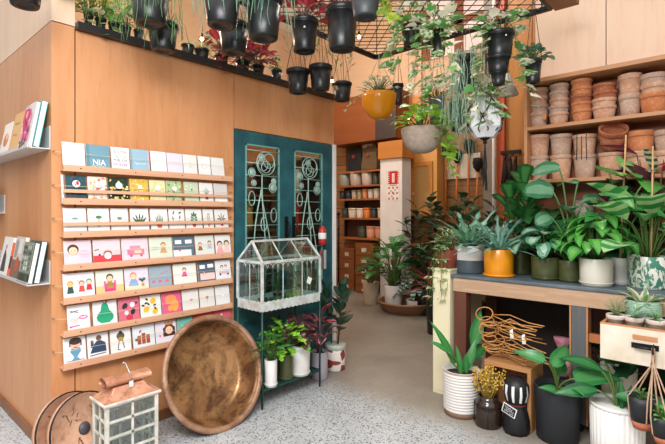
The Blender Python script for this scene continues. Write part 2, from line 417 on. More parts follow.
# ================================================================= materials of the room
PLY = wood('plywood', 'd39a6d', 'be7e4f', 'z', 1, .4, 9, 80, .05, 'ad6b3e')
PLYP = wood('pale_plywood', 'e8cdb4', 'dfbc9f', 'z', 1, .5, 9, 80, .05, 'd3a987')
PLYT = wood('tan_plywood', 'c9a98a', 'bd9a78', 'y', 1, .55, 6, 80, .05)
DARKW = wood('red_brown_wood', '8a4a22', '6e3716', 'y', 1, .45, 12, 80, .05)
BROWN = wood('skirting_wood', '8a5a38', '70452a', 'x', 1, .5, 14)
TEAL = plain('teal_paint', '174850', .42, var=.18, scale=6, c2='2a6269', bmp=.1)
BLACK = plain('black_plastic', '17191b', .38, var=.2, scale=4)
BLACKM = plain('black_steel', '1b1d1f', .45, .4, .2)
WHITEP = plain('white_paint', 'ece9e4', .5, var=.05, scale=3)
PLANK = None
def plank_mat(name, c, c2, gap, n, rot=0):
    m, nt, b, _ = _new(name)
    v = coords(nt)
    s = nt.nodes.new('ShaderNodeSeparateXYZ'); nt.links.new(v, s.inputs[0])
    mu = N(nt, 'ShaderNodeMath', operation='MULTIPLY'); mu.inputs[1].default_value = n; nt.links.new(s.outputs[2], mu.inputs[0])
    fr = N(nt, 'ShaderNodeMath', operation='FRACT'); nt.links.new(mu.outputs[0], fr.inputs[0])
    g = ramp(nt, fr.outputs[0], [(0.0, 1.0), (.05, 0.0), (.95, 0.0), (1.0, 1.0)])
    f = noise(nt, coords(nt, (1, 1.5, 26)), 1.3, 5)
    col = mixcol(nt, ramp(nt, f, [(.3, 0.0), (.7, 1.0)]), lin(c), lin(c2)); nt.links.new(mixcol(nt, g, col, lin(gap)), b.inputs['Base Color'])
    b.inputs['Roughness'].default_value = .6; return m
PLANK = plank_mat('plank_wall', '9a7046', '855c36', '3a2413', 6.2)

def floor_mat():
    m, nt, b, _ = _new('polished_concrete'); v = coords(nt)
    s = nt.nodes.new('ShaderNodeSeparateXYZ'); nt.links.new(v, s.inputs[0])
    big = noise(nt, v, 1.6, 5, .6); med = noise(nt, v, 7, 5, .65)
    # aggregate exposed up to the old slab joint, smooth screed beyond it
    wob = N(nt, 'ShaderNodeMath', operation='MULTIPLY_ADD'); wob.inputs[1].default_value = .5; nt.links.new(med, wob.inputs[0]); nt.links.new(s.outputs[0], wob.inputs[2])
    side = ramp(nt, wob.outputs[0], [(0.0, 0.0), (1.0, 1.0)]); rn = side.node; rn.color_ramp.elements[0].position = .0
    mr = N(nt, 'ShaderNodeMapRange'); mr.inputs[1].default_value = 1.93; mr.inputs[2].default_value = 2.25; nt.links.new(wob.outputs[0], mr.inputs[0])
    nt.nodes.remove(rn)
    base = mixcol(nt, ramp(nt, big, [(.3, 0.0), (.7, 1.0)]), lin('b2b6b8'), lin('9a9ea0'))
    base = mixcol(nt, ramp(nt, med, [(.45, 0.0), (.8, .6)]), base, lin('c4c7c8'))
    smooth = mixcol(nt, ramp(nt, big, [(.3, 0.0), (.7, 1.0)]), lin('958c80'), lin('80786c'))
    smooth = mixcol(nt, ramp(nt, med, [(.45, 0.0), (.8, .5)]), smooth, lin('a39c92'))
    def chips(scale, thr):
        vo = N(nt, 'ShaderNodeTexVoronoi', Scale=scale); nt.links.new(v, vo.inputs['Vector'])
        sep = nt.nodes.new('ShaderNodeSeparateColor'); nt.links.new(vo.outputs['Color'], sep.inputs[0])
        pick = ramp(nt, sep.outputs[0], [(thr, 0.0), (thr + .02, 1.0)]); near = ramp(nt, vo.outputs['Distance'], [(.28, 1.0), (.42, 0.0)])
        mm = N(nt, 'ShaderNodeMath', operation='MULTIPLY'); nt.links.new(pick, mm.inputs[0]); nt.links.new(near, mm.inputs[1]); return mm.outputs[0]
    spk = mixcol(nt, chips(66, .5), base, lin('4c4d4e')); spk = mixcol(nt, chips(130, .66), spk, lin('e6e3df')); spk = mixcol(nt, chips(58, .78), spk, lin('4d4742'))
    smk = mixcol(nt, chips(70, .88), smooth, lin('6f6759'))
    nt.links.new(mixcol(nt, mr.outputs[0], spk, smk), b.inputs['Base Color'])
    nt.links.new(ramp(nt, med, [(.3, .42), (.7, .6)]), b.inputs['Roughness']); bump(nt, b, med, .06, .004)
    return m

# ================================================================= shell
def slab(name, x0, x1, y0, y1, z0, z1, mat, parent=None, bevel=0):
    return struct(MB().box(x0, x1, y0, y1, z0, z1).build(name, mat, parent, bevel))
slab('floor', -5, 5.7, -6, 4.1, -.1, 0, floor_mat())
slab('wall_far', 5.6, 5.7, -6, 4.1, 0, 3.25, PLANK)
slab('wall_far_upper', 5.58, 5.7, -6, 4.1, 3.25, 5.0, PLYT)
slab('wall_back', 0, 5.6, 4.0, 4.1, 0, 5.0, PLYT)
CEILM = plain('ceiling_paint', 'e4d6cc', .7, var=.06, scale=2)
slab('ceiling_back', -.05, 5.7, -.2, 4.1, 5.0, 5.1, CEILM)
slab('ceiling_side', 2.15, 5.7, -6, -.2, 5.0, 5.1, CEILM)
# pale boarded band with red-brown timbers high on the far wall
slab('trim_band', 5.55, 5.58, -2.6, .95, 3.78, 4.95, plain('pale_pink_board', 'e3d3cf', .6, var=.04, scale=2))
for i in range(7): slab('trim_stud_%d' % (i + 1), 5.53, 5.55, -2.5 + i * .56, -2.36 + i * .56, 3.78, 4.95, DARKW)
slab('trim_rail', 5.53, 5.552, -2.6, .95, 4.2, 4.3, DARKW)
# plant-shop cabin: the card wall, its left flank and the panel over the doors
slab('wall_cards_corner', 0, .117, 0, .06, 0, 2.42, PLY)
slab('wall_cards', .124, 1.215, 0, .06, 0, 2.42, PLY)
slab('wall_cards_core', .06, 1.2, .05, .09, 0, 2.42, BLACK)
slab('wall_over_doors', 1.221, 2.335, 0, .06, 1.995, 2.42, PLY)
slab('wall_left', 0, .06, .063, 4.0, 0, 2.42, PLY)
slab('wall_left_upper', 0, .06, .063, 4.0, 2.426, 5.0, PLYP)
slab('wall_corner_upper', 0, .12, 0, .06, 2.426, 5.0, PLYP)
slab('wall_cabin_right', 2.275, 2.335, .06, 2.0, 0, 2.42, PLY)
slab('wall_cabin_back', .06, 2.275, 1.95, 2.0, 0, 2.42, wood('dark_cabin_wood', '8a5a34', '6d4426', 'z', 1, .5, 9))
slab('ceiling_cabin', .06, 2.335, .06, 2.0, 2.42, 2.445, PLYP)
slab('baseboard_left', -.018, 0, .0, 4.0, 0, .065, BROWN)
slab('baseboard_cards', 0, 1.215, -.018, 0, 0, .065, BROWN)
slab('trim_ledge', .12, 2.34, -.05, .0, 2.405, 2.445, BLACK)
slab('trim_jamb', 2.30, 2.335, -.03, 0, 0, 1.99, WHITEP)
# right wall carrying the pot shelves
slab('wall_right', 2.96, 3.04, -2.09, -1.6, 0, 5.0, PLYP)
slab('wall_right_near', 2.96, 3.04, -6, -2.096, 0, 5.0, PLYP)
slab('wall_right_core', 3.0, 3.06, -2.3, -1.9, 0, 5.0, BLACK)
_py = on_x(506, 100, 4.6).y
slab('wall_partition', 4.6, 4.66, -3.2, _py, 0, 5.0, wood('partition_wood', 'c0823f', 'a06a32', 'z', 1, .5, 12))
slab('trim_partition_post', 4.55, 4.67, _py, _py + .09, 0, 5.0, wood('orange_red_paint', 'c8562c', 'a9431f', 'z', 1, .5, 12))
slab('trim_grey_post', 4.6, 4.72, on_x(492, 100, 4.6).y, on_x(483.5, 100, 4.6).y, 0, 5.0, plain('grey_render', '8d8379', .8, var=.1, scale=12))
# post between card wall and back room
def post():
    m = MB().box(4.968, 5.214, 1.0, 1.407, 0, 2.36); o = struct(m.build('trim_pillar', plain('whitewashed_wood', 'ebe6e1', .6, var=.04, scale=6), None, .006))
    MB().box(4.93, 5.25, .97, 1.42, 2.2, 2.46).build('pillar_cap', wood('orange_pine', 'c98439', 'b06d28', 'y', 1, .5, 14), o)
post()

# ---------------------------------------------------------------- double doors with ironwork
IRON = plain('verdigris_iron', '9fc0b4', .5, .2, .15)
GLASS = glassmat('door_glass', (.86, .93, .92), .03, .10)
slab('door_frame', 1.222, 1.24, -.02, .05, 0, 1.99, TEAL)
def door_leaf(idx, x0, x1, px0, px1):
    m = MB(); z0, z1, b = .62, 1.89, 1.985
    m.box(x0, px0, -.015, .03, 0.01, b); m.box(px1, x1, -.015, .03, 0.01, b); m.box(px0, px1, -.015, .03, z1, b); m.box(px0, px1, -.015, .03, .01, .14); m.box(px0, px1, -.015, .03, z0 - .1, z0)
    d = struct(m.build('door_%d' % idx, TEAL, None, .004))
    p = MB(); p.box(px0, px1, .0, .02, .14, z0 - .1)
    p.box(px0 + .03, px1 - .03, -.008, .0, .18, z0 - .14); p.build('lower_panel', TEAL, d, .003)
    MB().box(px0, px1, .008, .014, z0, z1).build('pane', GLASS, d)
    q = MB()
    for (a, c) in ((px0, px0 + .012), (px1 - .012, px1)): q.box(a, c, -.02, -.008, z0, z1)
    q.box(px0, px1, -.02, -.008, z1 - .012, z1); q.box(px0, px1, -.02, -.008, z0, z0 + .012); q.build('glazing_bead', plain('pale_teal', '6fa39d', .5), d)
    g = MB(); y = -.02; W = px1 - px0; cx = (px0 + px1) / 2
    for k in range(13):
        z = z0 + .06 + k * .097; g.tube([(px0, y, z), (px1, y, z)], .0032, 5)
    for s, ph in ((-1, 0), (1, .8)):
        g.tube([(cx + s * (.02 + W * .22 * math.sin(t * 3.1 + ph)), y - .006, z0 + .02 + t * .9) for t in [i / 16 for i in range(17)]], .005, 6)
    g.tube([(cx + .02 * math.sin(t * 5), y - .008, z0 + .02 + t * 1.02) for t in [i / 16 for i in range(17)]], .005, 6)
    def ring(c, r): g.tube([(c[0] + r * math.cos(a), y - .008, c[1] + r * math.sin(a)) for a in [2 * PI * i / 20 for i in range(20)]], .0042, 6, closed=True)
    top = (cx + (.02 if idx == 1 else .0), z1 - .14)
    ring(top, .092); ring((top[0] - .03, top[1] - .01), .05); ring((top[0] + .028, top[1] + .02), .056); ring((top[0], top[1] - .03), .045)
    for (dx, dz, r) in ((-.12, -.22, .026), (.09, -.33, .03), (-.02, -.1, .022), (.1, -.28, .018), (-.1, -.3, .018)):
        c = (cx + dx, y - .012, z1 + dz); g.ball(c, r, 10, 6, sq=(1, .3, 1)); ring((c[0], c[2]), r * 1.25)
    for (dx, dz) in ((-.12, -.42), (.1, -.55), (.0, -.62)):
        g.tube([(cx + dx + .03 * math.sin(a), y - .008, z1 + dz + .055 * math.cos(a)) for a in [2 * PI * i / 14 for i in range(14)]], .004, 5, closed=True)
    g.build('ironwork', IRON, d, label='pale green wrought iron roses and bars')
    hx = x1 - .04 if idx == 1 else x0 + .04
    h = MB(); h.box(hx - .018, hx + .018, -.022, -.015, 1.13, 1.33); h.tube([(hx, -.02, 1.16), (hx, -.055, 1.18), (hx, -.06, 1.23), (hx, -.055, 1.28), (hx, -.02, 1.3)], .007, 8); h.build('handle', BLACKM, d)
    return d
door_leaf(1, 1.242, 1.768, 1.31, 1.655)
door_leaf(2, 1.771, 2.298, 1.82, 2.165)

# ---------------------------------------------------------------- what shows through the door panes
t = thing('cabin_shelving', 'dark shelving inside the cabin, seen through the teal door panes', 'shelf', (2.06, .12, 0))
for z in (.5, .86, 1.2, 1.54, 1.86): MB().box(0, .21, 0, 1.4, z - .02, z).build('board', wood('dark_cabin_wood', '8a5a34', '6d4426', 'z', 1, .5, 9), t)
for y in (0, .7, 1.37): MB().box(.0, .21, y, y + .03, .0, 1.86).build('upright', BLACKM, t)
q = random.Random(17)
IN = [('middle', 1.2, [('c8322a', 'red', 'box', .2, .24), ('e8e2d8', 'white', 'jar', .13, .22), ('2b2d30', 'black', 'box', .22, .2), ('d8a24a', 'mustard', 'jar', .14, .25), ('e6ddd0', 'cream', 'box', .2, .17)]),
      ('upper', 1.54, [('efe9e0', 'white', 'box', .24, .22), ('2e5a62', 'dark teal', 'jar', .14, .22), ('b83a30', 'red', 'jar', .13, .24), ('d9cfc0', 'beige', 'box', .22, .2), ('7a8f6a', 'sage', 'jar', .14, .2)]),
      ('lower', .86, [('d9d4cc', 'pale grey', 'jar', .15, .22), ('a5472f', 'rust', 'box', .22, .2), ('efe6d4', 'ivory', 'jar', .15, .24), ('33403a', 'dark green', 'box', .24, .22), ('c98f5a', 'tan', 'jar', .15, .2)])]
for zn, z, row in IN:
    y = .2
    for c, cn, kd, w_, h_ in row:
        root = thing('storage_' + kd, '%s %s on the %s shelf seen through the door panes' % (cn, kd, zn), kd, (2.165, y + w_ / 2, z + .001), 0, 'boxes and jars inside the cabin'); mt = plain('cabin_' + c, c, .5)
        if kd == 'box': MB().box(-.09, .09, -w_ / 2, w_ / 2, 0, h_ * .8).build('box', mt, root, .004); MB().box(-.094, .094, -w_ / 2 - .004, w_ / 2 + .004, h_ * .8, h_).build('lid', mt, root, .004)
        else: MB().lathe([(0, 0), (w_ * .42, 0), (w_ * .45, .02), (w_ * .45, h_ * .75), (w_ * .3, h_ * .85), (w_ * .3, h_ * .9)], 20).build('jar', mt, root); MB().lathe([(w_ * .33, h_ * .88), (w_ * .33, h_), (0, h_)], 20).build('lid', mt, root)
        y += w_ + q.uniform(.03, .08)
        if abs(y - .82) < .12: y = .86
# red lantern and grey strips hanging on the right door stile
p = on_y(321.5, 222, -.05); t = thing('hanging_lantern', 'small red and white lantern hanging on the right edge of the teal doors', 'lantern', (p.x, -.06, p.z - .2)); MB().lathe([(0, 0), (.03, .0), (.034, .02), (.034, .13), (.022, .15), (.006, .165), (0, .165)], 14).build('body', plain('red_enamel', 'b52c2c', .4), t); MB().lathe([(.0345, .05), (.036, .055), (.036, .1), (.0345, .105)], 14).build('white_band', WHITEP, t, label='white band'); MB().tube([(0, 0, .16), (0, .0, .2), (0, .045, .215)], .003, 5).build('hook', BLACKM, t)
for k, (px, c, lab) in enumerate(((316, '9a9496', 'grey strip of cloth hanging left below the red lantern'), (321, '8a4a4c', 'dark red strip of cloth hanging below the red lantern'), (325, 'b9b2b2', 'pale grey strip of cloth hanging at the right edge of the teal doors'))):
    p = on_y(px, 250, -.04); o = MB().box(-.014, .014, -.004, .004, 0, .17).build('cloth_strip', plain('strip_' + c, c, .8), None, .002, (p.x, -.04, p.z - .17)); tag(o, lab, 'cloth strip', 'cloth strips on the teal doors')
# made-up housing around the added fill light, out of view
t = thing('added_fill_lamp', 'added white tray on rods behind the fill light, out of view', 'lamp', (-.75, -2.3, 2.75), rot=(R(38), 0, -math.atan2(.74, .6726)))
MB().box(-.77, .77, -.52, .52, .02, .05).build('tray', WHITEP, t, .004)
for x in (-.6, .6): MB().tube([(x, 0, .05), (x, 1.2 * math.sin(R(38)), .05 + 1.2 * math.cos(R(38)))], .006, 6).build('hanging_rod', BLACKM, t)
# ================================================================= card wall: ledges and cards
_tx = {}
def text_mesh(s, size):
    """outline lettering as triangles, centred on the origin in the x-z plane"""
    cu = bpy.data.curves.new('lettering', 'FONT'); cu.body = s; cu.size = size; cu.align_x = 'CENTER'; cu.align_y = 'CENTER'; cu.resolution_u = 2
    o = bpy.data.objects.new('lettering', cu); COL.objects.link(o)
    dg = bpy.context.evaluated_depsgraph_get(); me = o.evaluated_get(dg).to_mesh()
    vs = [(v.co.x, v.co.y) for v in me.vertices]; fs = [tuple(p.vertices) for p in me.polygons]
    o.evaluated_get(dg).to_mesh_clear(); bpy.data.objects.remove(o); bpy.data.curves.remove(cu)
    return vs, fs
class Draw:
    """flat printed art on a card face (card local: x right, z up, face at y=yf looking to -y)"""
    def __init__(s, mb, w, h, yf): s.mb, s.w, s.h, s.y, s.k = mb, w, h, yf, 0
    def _y(s): s.k += 1; return s.y - .00025 * s.k
    def P(s, u, v): return ((u - .5) * s.w, v * s.h)
    def poly(s, pts, col):
        y = s._y(); s.mb.add([(s.P(u, v)[0], y, s.P(u, v)[1]) for u, v in pts], [tuple(range(len(pts)))], lin(col))
    def rect(s, u0, v0, u1, v1, col): s.poly([(u0, v0), (u1, v0), (u1, v1), (u0, v1)], col)
    def ell(s, u, v, ru, rv, col, n=14, rot=0):
        pts = []
        for k in range(n):
            a = 2 * PI * k / n; x, z = ru * math.cos(a), rv * math.sin(a); pts.append((u + x * math.cos(rot) - z * math.sin(rot), v + x * math.sin(rot) + z * math.cos(rot)))
        s.poly(pts, col)
    def circ(s, u, v, r, col, n=14): s.ell(u, v, r * s.h / s.w, r, col, n)
    def line(s, u0, v0, u1, v1, t, col):
        dx, dz = (u1 - u0) * s.w, (v1 - v0) * s.h; L = math.hypot(dx, dz) or 1; nx, nz = -dz / L * t / s.w / 2 * s.h, dx / L * t / 2
        s.poly([(u0 + nx, v0 + nz), (u0 - nx, v0 - nz), (u1 - nx, v1 - nz), (u1 + nx, v1 + nz)], col)
    def text(s, t, u, v, size, col, sx=1):
        vs, fs = text_mesh(t, size * s.h); y = s._y(); c = s.P(u, v)
        s.mb.add([(c[0] + a * sx, y, c[1] + b) for a, b in vs], fs, lin(col))
    def script(s, u, v, wd, hg, col, n=9):
        P_ = [(u - wd / 2 + wd * k / n, v + hg / 2 * math.sin(k * 2.4) * (1 if k % 3 else .4)) for k in range(n + 1)]
        for (a, b), (e, f) in zip(P_, P_[1:]): s.line(a, b, e, f, .014, col)
    def leafp(s, u, v, L, wd, rot, col): s.ell(u + math.cos(rot) * L / 2 * s.h / s.w, v + math.sin(rot) * L / 2, L / 2, wd / 2, col, 10, rot)
    def head(s, u, v, r, hair, skin='f0c8a8', body=None, bw=1.6):
        if body: s.poly([(u - r * bw * s.h / s.w, v - r * 3.2), (u + r * bw * s.h / s.w, v - r * 3.2), (u + r * .7 * s.h / s.w, v - r * .7), (u - r * .7 * s.h / s.w, v - r * .7)], body)
        s.circ(u, v + r * .2, r * 1.12, hair); s.circ(u, v - r * .12, r * .85, skin)
        for k in (-1, 1): s.circ(u + k * r * .3 * s.h / s.w, v - r * .05, r * .1, '3a2a22', 6)

WOODL = wood('ledge_wood', 'd9ab8c', 'c8936f', 'x', 1, .5, 18, 90, .05)
CORD = plain('twine', 'cfc0a2', .8); NAIL = plain('brass_nail', 'b99a5a', .35, .8)
LIP = [164, 197.5, 231, 264.5, 298, 331, 364]
ROWN = ['top', 'second', 'third', 'fourth', 'fifth', 'sixth', 'bottom']
XL, XR = on_y(63, 250, -.05).x, on_y(232, 250, -.05).x
LZ = [on_y(63, y, -.05).z for y in LIP]
for r, z in enumerate(LZ):
    t = thing('card_ledge', '%s narrow pink-brown wooden card ledge on the plywood wall, holding %s' % (ROWN[r], ['plain pale cards', 'patterned cards', 'white botanical cards', 'pink cartoon cards', 'cards with small figures', 'the green pear card', 'the portrait cards'][r]), 'shelf', (XL, 0, z - .036), 0, 'card ledges on the plywood wall')
    L = XR - XL
    MB().box(0, L, -.05, -.0005, 0, .008).build('board', WOODL, t, .001)
    lip = MB().box(0, L, -.058, -.05, -.002, .034)
    for k in (.08, .36, .64, .92): lip.disc((L * k, -.0585, .016), .004, (0, -1, 0), 8, mi=1)
    lip.build('lip', [WOODL, BLACKM], t)
    a = -(XL - on_y(53, 250, -.01).x); b = L + .012
    for x in (a, b): MB().tube([(x, -.001, .105), (x, -.022, .107), (x, -.03, .108)], [.0025, .0025, .0045], 6).build('nail', NAIL, t)
    MB().tube([(a, -.028, .105)] + [(L * k / 10, -.052 - .0015 * (k % 2), .1 + .002 * math.sin(k * 1.7)) for k in range(11)] + [(b, -.028, .105)], .0013, 5).build('cord', CORD, t, label='thin twine stretched across the cards')
    if r in (1, 2): MB().box(0, L, -.058, -.053, .064, .083).build('rail', WOODL, t, .001)

def card(row, p0, p1, label, bg, art=None, h=.158, th=.004, edge='f4f2ee', cat='greeting card', name='greeting_card', pages=False, tilt=0):
    ym = -.028
    x0, x1 = on_y(p0, 250, ym).x, on_y(p1, 250, ym).x; wd = x1 - x0 - .003
    m = MB(); fr = tuple(v * .86 for v in lin(bg)); ed = tuple(v * .86 for v in lin(edge))
    m.add([(-wd / 2, -th / 2, 0), (wd / 2, -th / 2, 0), (wd / 2, -th / 2, h), (-wd / 2, -th / 2, h), (-wd / 2, th / 2, 0), (wd / 2, th / 2, 0), (wd / 2, th / 2, h), (-wd / 2, th / 2, h)],
          [(0, 1, 2, 3), (5, 4, 7, 6), (0, 4, 5, 1), (3, 2, 6, 7), (0, 3, 7, 4), (1, 5, 6, 2)], [fr, fr, ed, ed, ed, ed])
    if art: art(Draw(m, wd, h, -th / 2))
    o = m.build(name, painted()); tag(o, label, cat, 'cards on the plywood wall ledges')
    o.location = ((x0 + x1) / 2, -.044 + th / 2, LZ[row] - .0275); o.rotation_euler = (-R(9.5), tilt, 0)
    return o
def pattern(cols, n=34, r=.035, seed=1, lo=.05):
    def f(d):
        q = random.Random(seed)
        for k in range(n): d.circ(q.uniform(.06, .94), q.uniform(lo, .95), r * q.uniform(.6, 1.2), q.choice(cols), 7)
    return f
def seq(*fs):
    def f(d):
        for g in fs: g(d)
    return f
def badge(col, v=.68, r=.13): return lambda d: d.circ(.5, v, r, col, 18)
def sprig(col, n=3, pot=None, h0=.34, h1=.78, wd=.05, L=.2):
    def f(d):
        if pot: d.poly([(.42, .2), (.58, .2), (.62, .34), (.38, .34)], pot)
        d.line(.5, h0, .5, h1, .012, col)
        for k in range(n):
            v = h0 + (h1 - h0) * (k + .4) / n
            d.leafp(.5, v, L * (1 - .3 * k / n), wd, R(40), col); d.leafp(.5, v, -L * (1 - .3 * k / n), wd, R(-40), col)
        d.leafp(.5, h1 - .06, L * .8, wd, R(90), col)
    return f
W1, W2 = 'f3f2f0', 'eceae6'
# row 1
card(0, 62, 85, 'plain white folded card, first on the top ledge', W1, lambda d: d.rect(.05, .02, .95, .98, 'f0eff0'))
card(0, 86, 110, 'slate blue notebook with white capital letters on the top ledge', '6f9bab', lambda d: (d.rect(0, 0, .12, 1, '4f8391'), d.text('NIA', .52, .33, .3, 'f4f6f8', .9), d.script(.5, .2, .6, .05, 'e4ecf0')), th=.009, name='notebook', cat='notebook')
def gridtxt(d):
    for k, (t, c) in enumerate((('B.N MA', '8a5a7c'), ('I BE YOU', '6fa08e'), ('M. BE LOVE', '8a5a7c'), ('MI BABE', '8a5a7c'))): d.text(t, .5, .82 - .17 * k, .17, c, .85 if k != 2 else .62)
card(0, 111, 129.5, 'white card filled with four lines of purple capital letters', 'f5f2f0', gridtxt)
card(0, 130.5, 149.5, 'pale blue notebook with small white lettering on the top ledge', '9dbfd0', lambda d: (d.rect(0, 0, .07, 1, '6f9aa8'), d.rect(.94, 0, 1, 1, 'd9a9b4'), d.script(.5, .42, .6, .09, 'f2f6f8')), th=.009, name='notebook', cat='notebook')
card(0, 150.5, 166.4, 'white card with a faint grey flourish beside the pale blue notebook', W1, lambda d: d.script(.5, .6, .5, .1, 'd8d4d2'))
card(0, 166.8, 182.7, 'pale lavender card on the top ledge', 'e4dfe9', lambda d: d.script(.5, .55, .5, .08, 'd2cad8'))
card(0, 183, 197, 'white card with a grey sketched sprig beside the lavender card', W2, sprig('c9c6c2', 3, None, .4, .7, .03, .14))
card(0, 198, 210.5, 'white card with a small grey wreath on the top ledge', W1, lambda d: (d.circ(.5, .55, .11, 'c4c2be', 14), d.circ(.5, .55, .085, W1, 14)))
card(0, 211, 224, 'plain white card at the right end of the top ledge', W2)
# row 2
card(1, 60.8, 64, 'narrow pale grey card edge at the left end of the second ledge', 'd5d3d0', th=.003)
card(1, 65, 86.5, 'dark teal spotted card with a round white badge and red fruit', '1d4b53', seq(pattern(['8a2f45', '0f3a42', '2d6a70'], 30, .03, 2), badge('f6f3f0'), lambda d: (d.ell(.56, .71, .08, .075, 'c8283c', 12, .6), d.ell(.45, .64, .05, .03, '5a8a4a', 8, .6))))
card(1, 87.5, 107, 'cream card scattered with coral and red dots and a grey round badge', 'f7ead9', seq(pattern(['e8514d', 'f39a6b', 'f7c26b', 'ef8f9c'], 46, .042, 3), badge('e2dedb')))
card(1, 107.8, 128.5, 'black and green card with yellow spots and a round white badge', '17301f', seq(pattern(['f0cf73', 'f4e2a0', '2f7a3f', 'e9b04a'], 50, .04, 4), badge('f8f6f2')))
card(1, 129.7, 148.5, 'mustard yellow patterned card on the second ledge', 'e4bf52', seq(pattern(['f2d880', 'd2a032', 'efe0a8'], 40, .035, 5), badge('f1e9d2', .66, .09)))
card(1, 149.3, 165.5, 'pale yellow card with a cream badge and green sprigs', 'efe6b2', seq(pattern(['cfd59a', 'e6c56a', 'a9c08a'], 28, .03, 6), badge('f8f5e6', .66, .11)))
card(1, 166, 181.5, 'green leafy patterned card with a pale badge', 'b9cf9c', seq(pattern(['7fa868', '5d8f52', 'dbe6c2'], 40, .035, 7), badge('f3f4e6', .66, .1)))
card(1, 184, 198.5, 'pale sage card with one small dark red dot', 'cfdcbf', seq(pattern(['bccfa8', 'e2ead4'], 24, .03, 8), lambda d: d.circ(.5, .66, .035, '7d2638', 8)))
card(1, 199.3, 213, 'white card with a spiky cactus in a red pot', W1, lambda d: (d.poly([(.4, .24), (.6, .24), (.62, .36), (.38, .36)], 'c2483a'), [d.line(.5, .36, .5 + k * .1, .78 - abs(k) * .06, .02, '4f7a4a') for k in (-2, -1, 0, 1, 2)]))
card(1, 213.8, 227.5, 'pale grey card with white lower half at the right end of the second ledge', 'dcdad8', lambda d: d.rect(.08, .1, .92, .5, 'f0efec'))
# row 3
G = '2f6a3f'
card(2, 63, 86.5, 'white card with a tiny teal cup drawing at the left of the third ledge', W1, lambda d: (d.ell(.5, .62, .14, .035, '4f8a86'), d.ell(.5, .58, .1, .03, '8abfb4')))
card(2, 87.5, 109.5, 'white card with a little bushy potted tree drawing', W1, lambda d: (d.ell(.5, .66, .15, .06, '3f7a3f'), d.line(.5, .45, .5, .62, .02, '6a5a3a'), d.rect(.43, .3, .57, .42, 'c9a98a')))
card(2, 110.5, 128.5, 'white card with a small low green bowl drawing', W2, lambda d: (d.ell(.5, .62, .15, .04, '3f7a4f'), d.rect(.4, .54, .6, .6, '9a8a6a')))
card(2, 130, 148.8, 'white card with one large fan of dark green leaves', W1, lambda d: [d.leafp(.5, .38, .42, .09, R(a), '1f5a40') for a in (40, 65, 90, 115, 140)])
card(2, 150.2, 167.8, 'white card with a tall snake plant in an orange pot', W1, lambda d: (d.poly([(.38, .2), (.62, .2), (.66, .36), (.34, .36)], 'd0603a'), [d.leafp(.5 + k * .05, .36, .46 - abs(k) * .07, .05, R(90 - k * 8), '2f6a45') for k in (-2, -1, 0, 1, 2)]))
card(2, 168.6, 184.6, 'white card with scattered dark green leaf sprigs', W1, lambda d: [d.leafp(u, v, .18, .07, R(a), '23382c') for u, v, a in ((.25, .75, 60), (.6, .8, 20), (.3, .5, 110), (.65, .55, 70), (.5, .35, 40), (.75, .35, 120))])
card(2, 185.4, 202, 'white card with a broad-leaved plant in a red pot', W1, sprig('2f7a55', 3, 'd2492f', .34, .75, .1, .24))
card(2, 203, 213.5, 'white card with an olive branch in a small pink pot', W1, sprig('7f8a3f', 4, 'd48a7a', .34, .78, .04, .16))
card(2, 214.5, 228, 'white card with a dark palm and red berry', W1, lambda d: ([d.leafp(.5, .55, .28, .05, R(a), '27332a') for a in range(0, 360, 45)], d.line(.5, .25, .5, .55, .02, '3a3a2a'), d.ell(.5, .27, .1, .05, 'c23a3a')))
# row 4
card(3, 63.5, 91.5, 'pink card with a child in a grey coat drawn at left', 'edd0d8', lambda d: (d.head(.33, .64, .17, '4a2c22', 'efc4a0', 'c8c6ca', 1.5), d.line(.62, .62, .86, .62, .012, 'b9a2b2'), d.rect(.62, .38, .88, .5, 'd8b6c8')))
card(3, 92.8, 120.5, 'pale pink card with red base and a face in a white cup', 'f0d5db', lambda d: (d.rect(0, 0, 1, .4, 'dd3a44'), d.circ(.52, .44, .16, 'b85a52'), d.circ(.52, .38, .13, 'f1e6dc'), d.line(.04, .6, .2, .63, .03, '3a2a2a'), d.circ(.22, .42, .04, '2a2a3a')))
card(3, 121.3, 148.2, 'lilac pink card with a rose pink van', 'f0d6de', lambda d: (d.rect(.2, .34, .84, .56, 'e27a94'), d.rect(.3, .5, .7, .7, 'e58ba0'), d.rect(.46, .4, .74, .52, 'd8c9a0'), d.circ(.34, .32, .06, 'c05a78'), d.circ(.72, .32, .06, 'c05a78')))
card(3, 149, 172.3, 'pale mint card with a small red-haired figure', 'dde5d2', lambda d: (d.head(.6, .66, .1, 'b0503a', body='c99a6a'), d.line(.12, .6, .4, .6, .012, 'a9b0a0'), d.line(.12, .52, .36, .52, .012, 'a9b0a0')))
card(3, 172.8, 194, 'slate grey card with two white speech bubbles', '5f7582', lambda d: (d.rect(.1, .68, .4, .84, 'eef0f2'), d.rect(.58, .68, .9, .84, 'eef0f2'), d.rect(0, 0, .85, .42, 'e9e1e2'), d.circ(.3, .4, .05, 'd0555a')))
card(3, 195, 214, 'pale card with two standing figures on the fourth ledge', 'e6e8e0', lambda d: (d.head(.25, .6, .08, '9a4a3a', body='8a6a2a'), d.head(.75, .66, .08, '3a3444', body='b0b8d0')))
card(3, 215, 230.5, 'white card with two dark-haired heads at the right of the fourth ledge', 'efeeec', lambda d: (d.head(.28, .56, .13, '5a2a2a', body='e0a0a4'), d.head(.72, .58, .13, '3a2420', body='e8c2bc')))
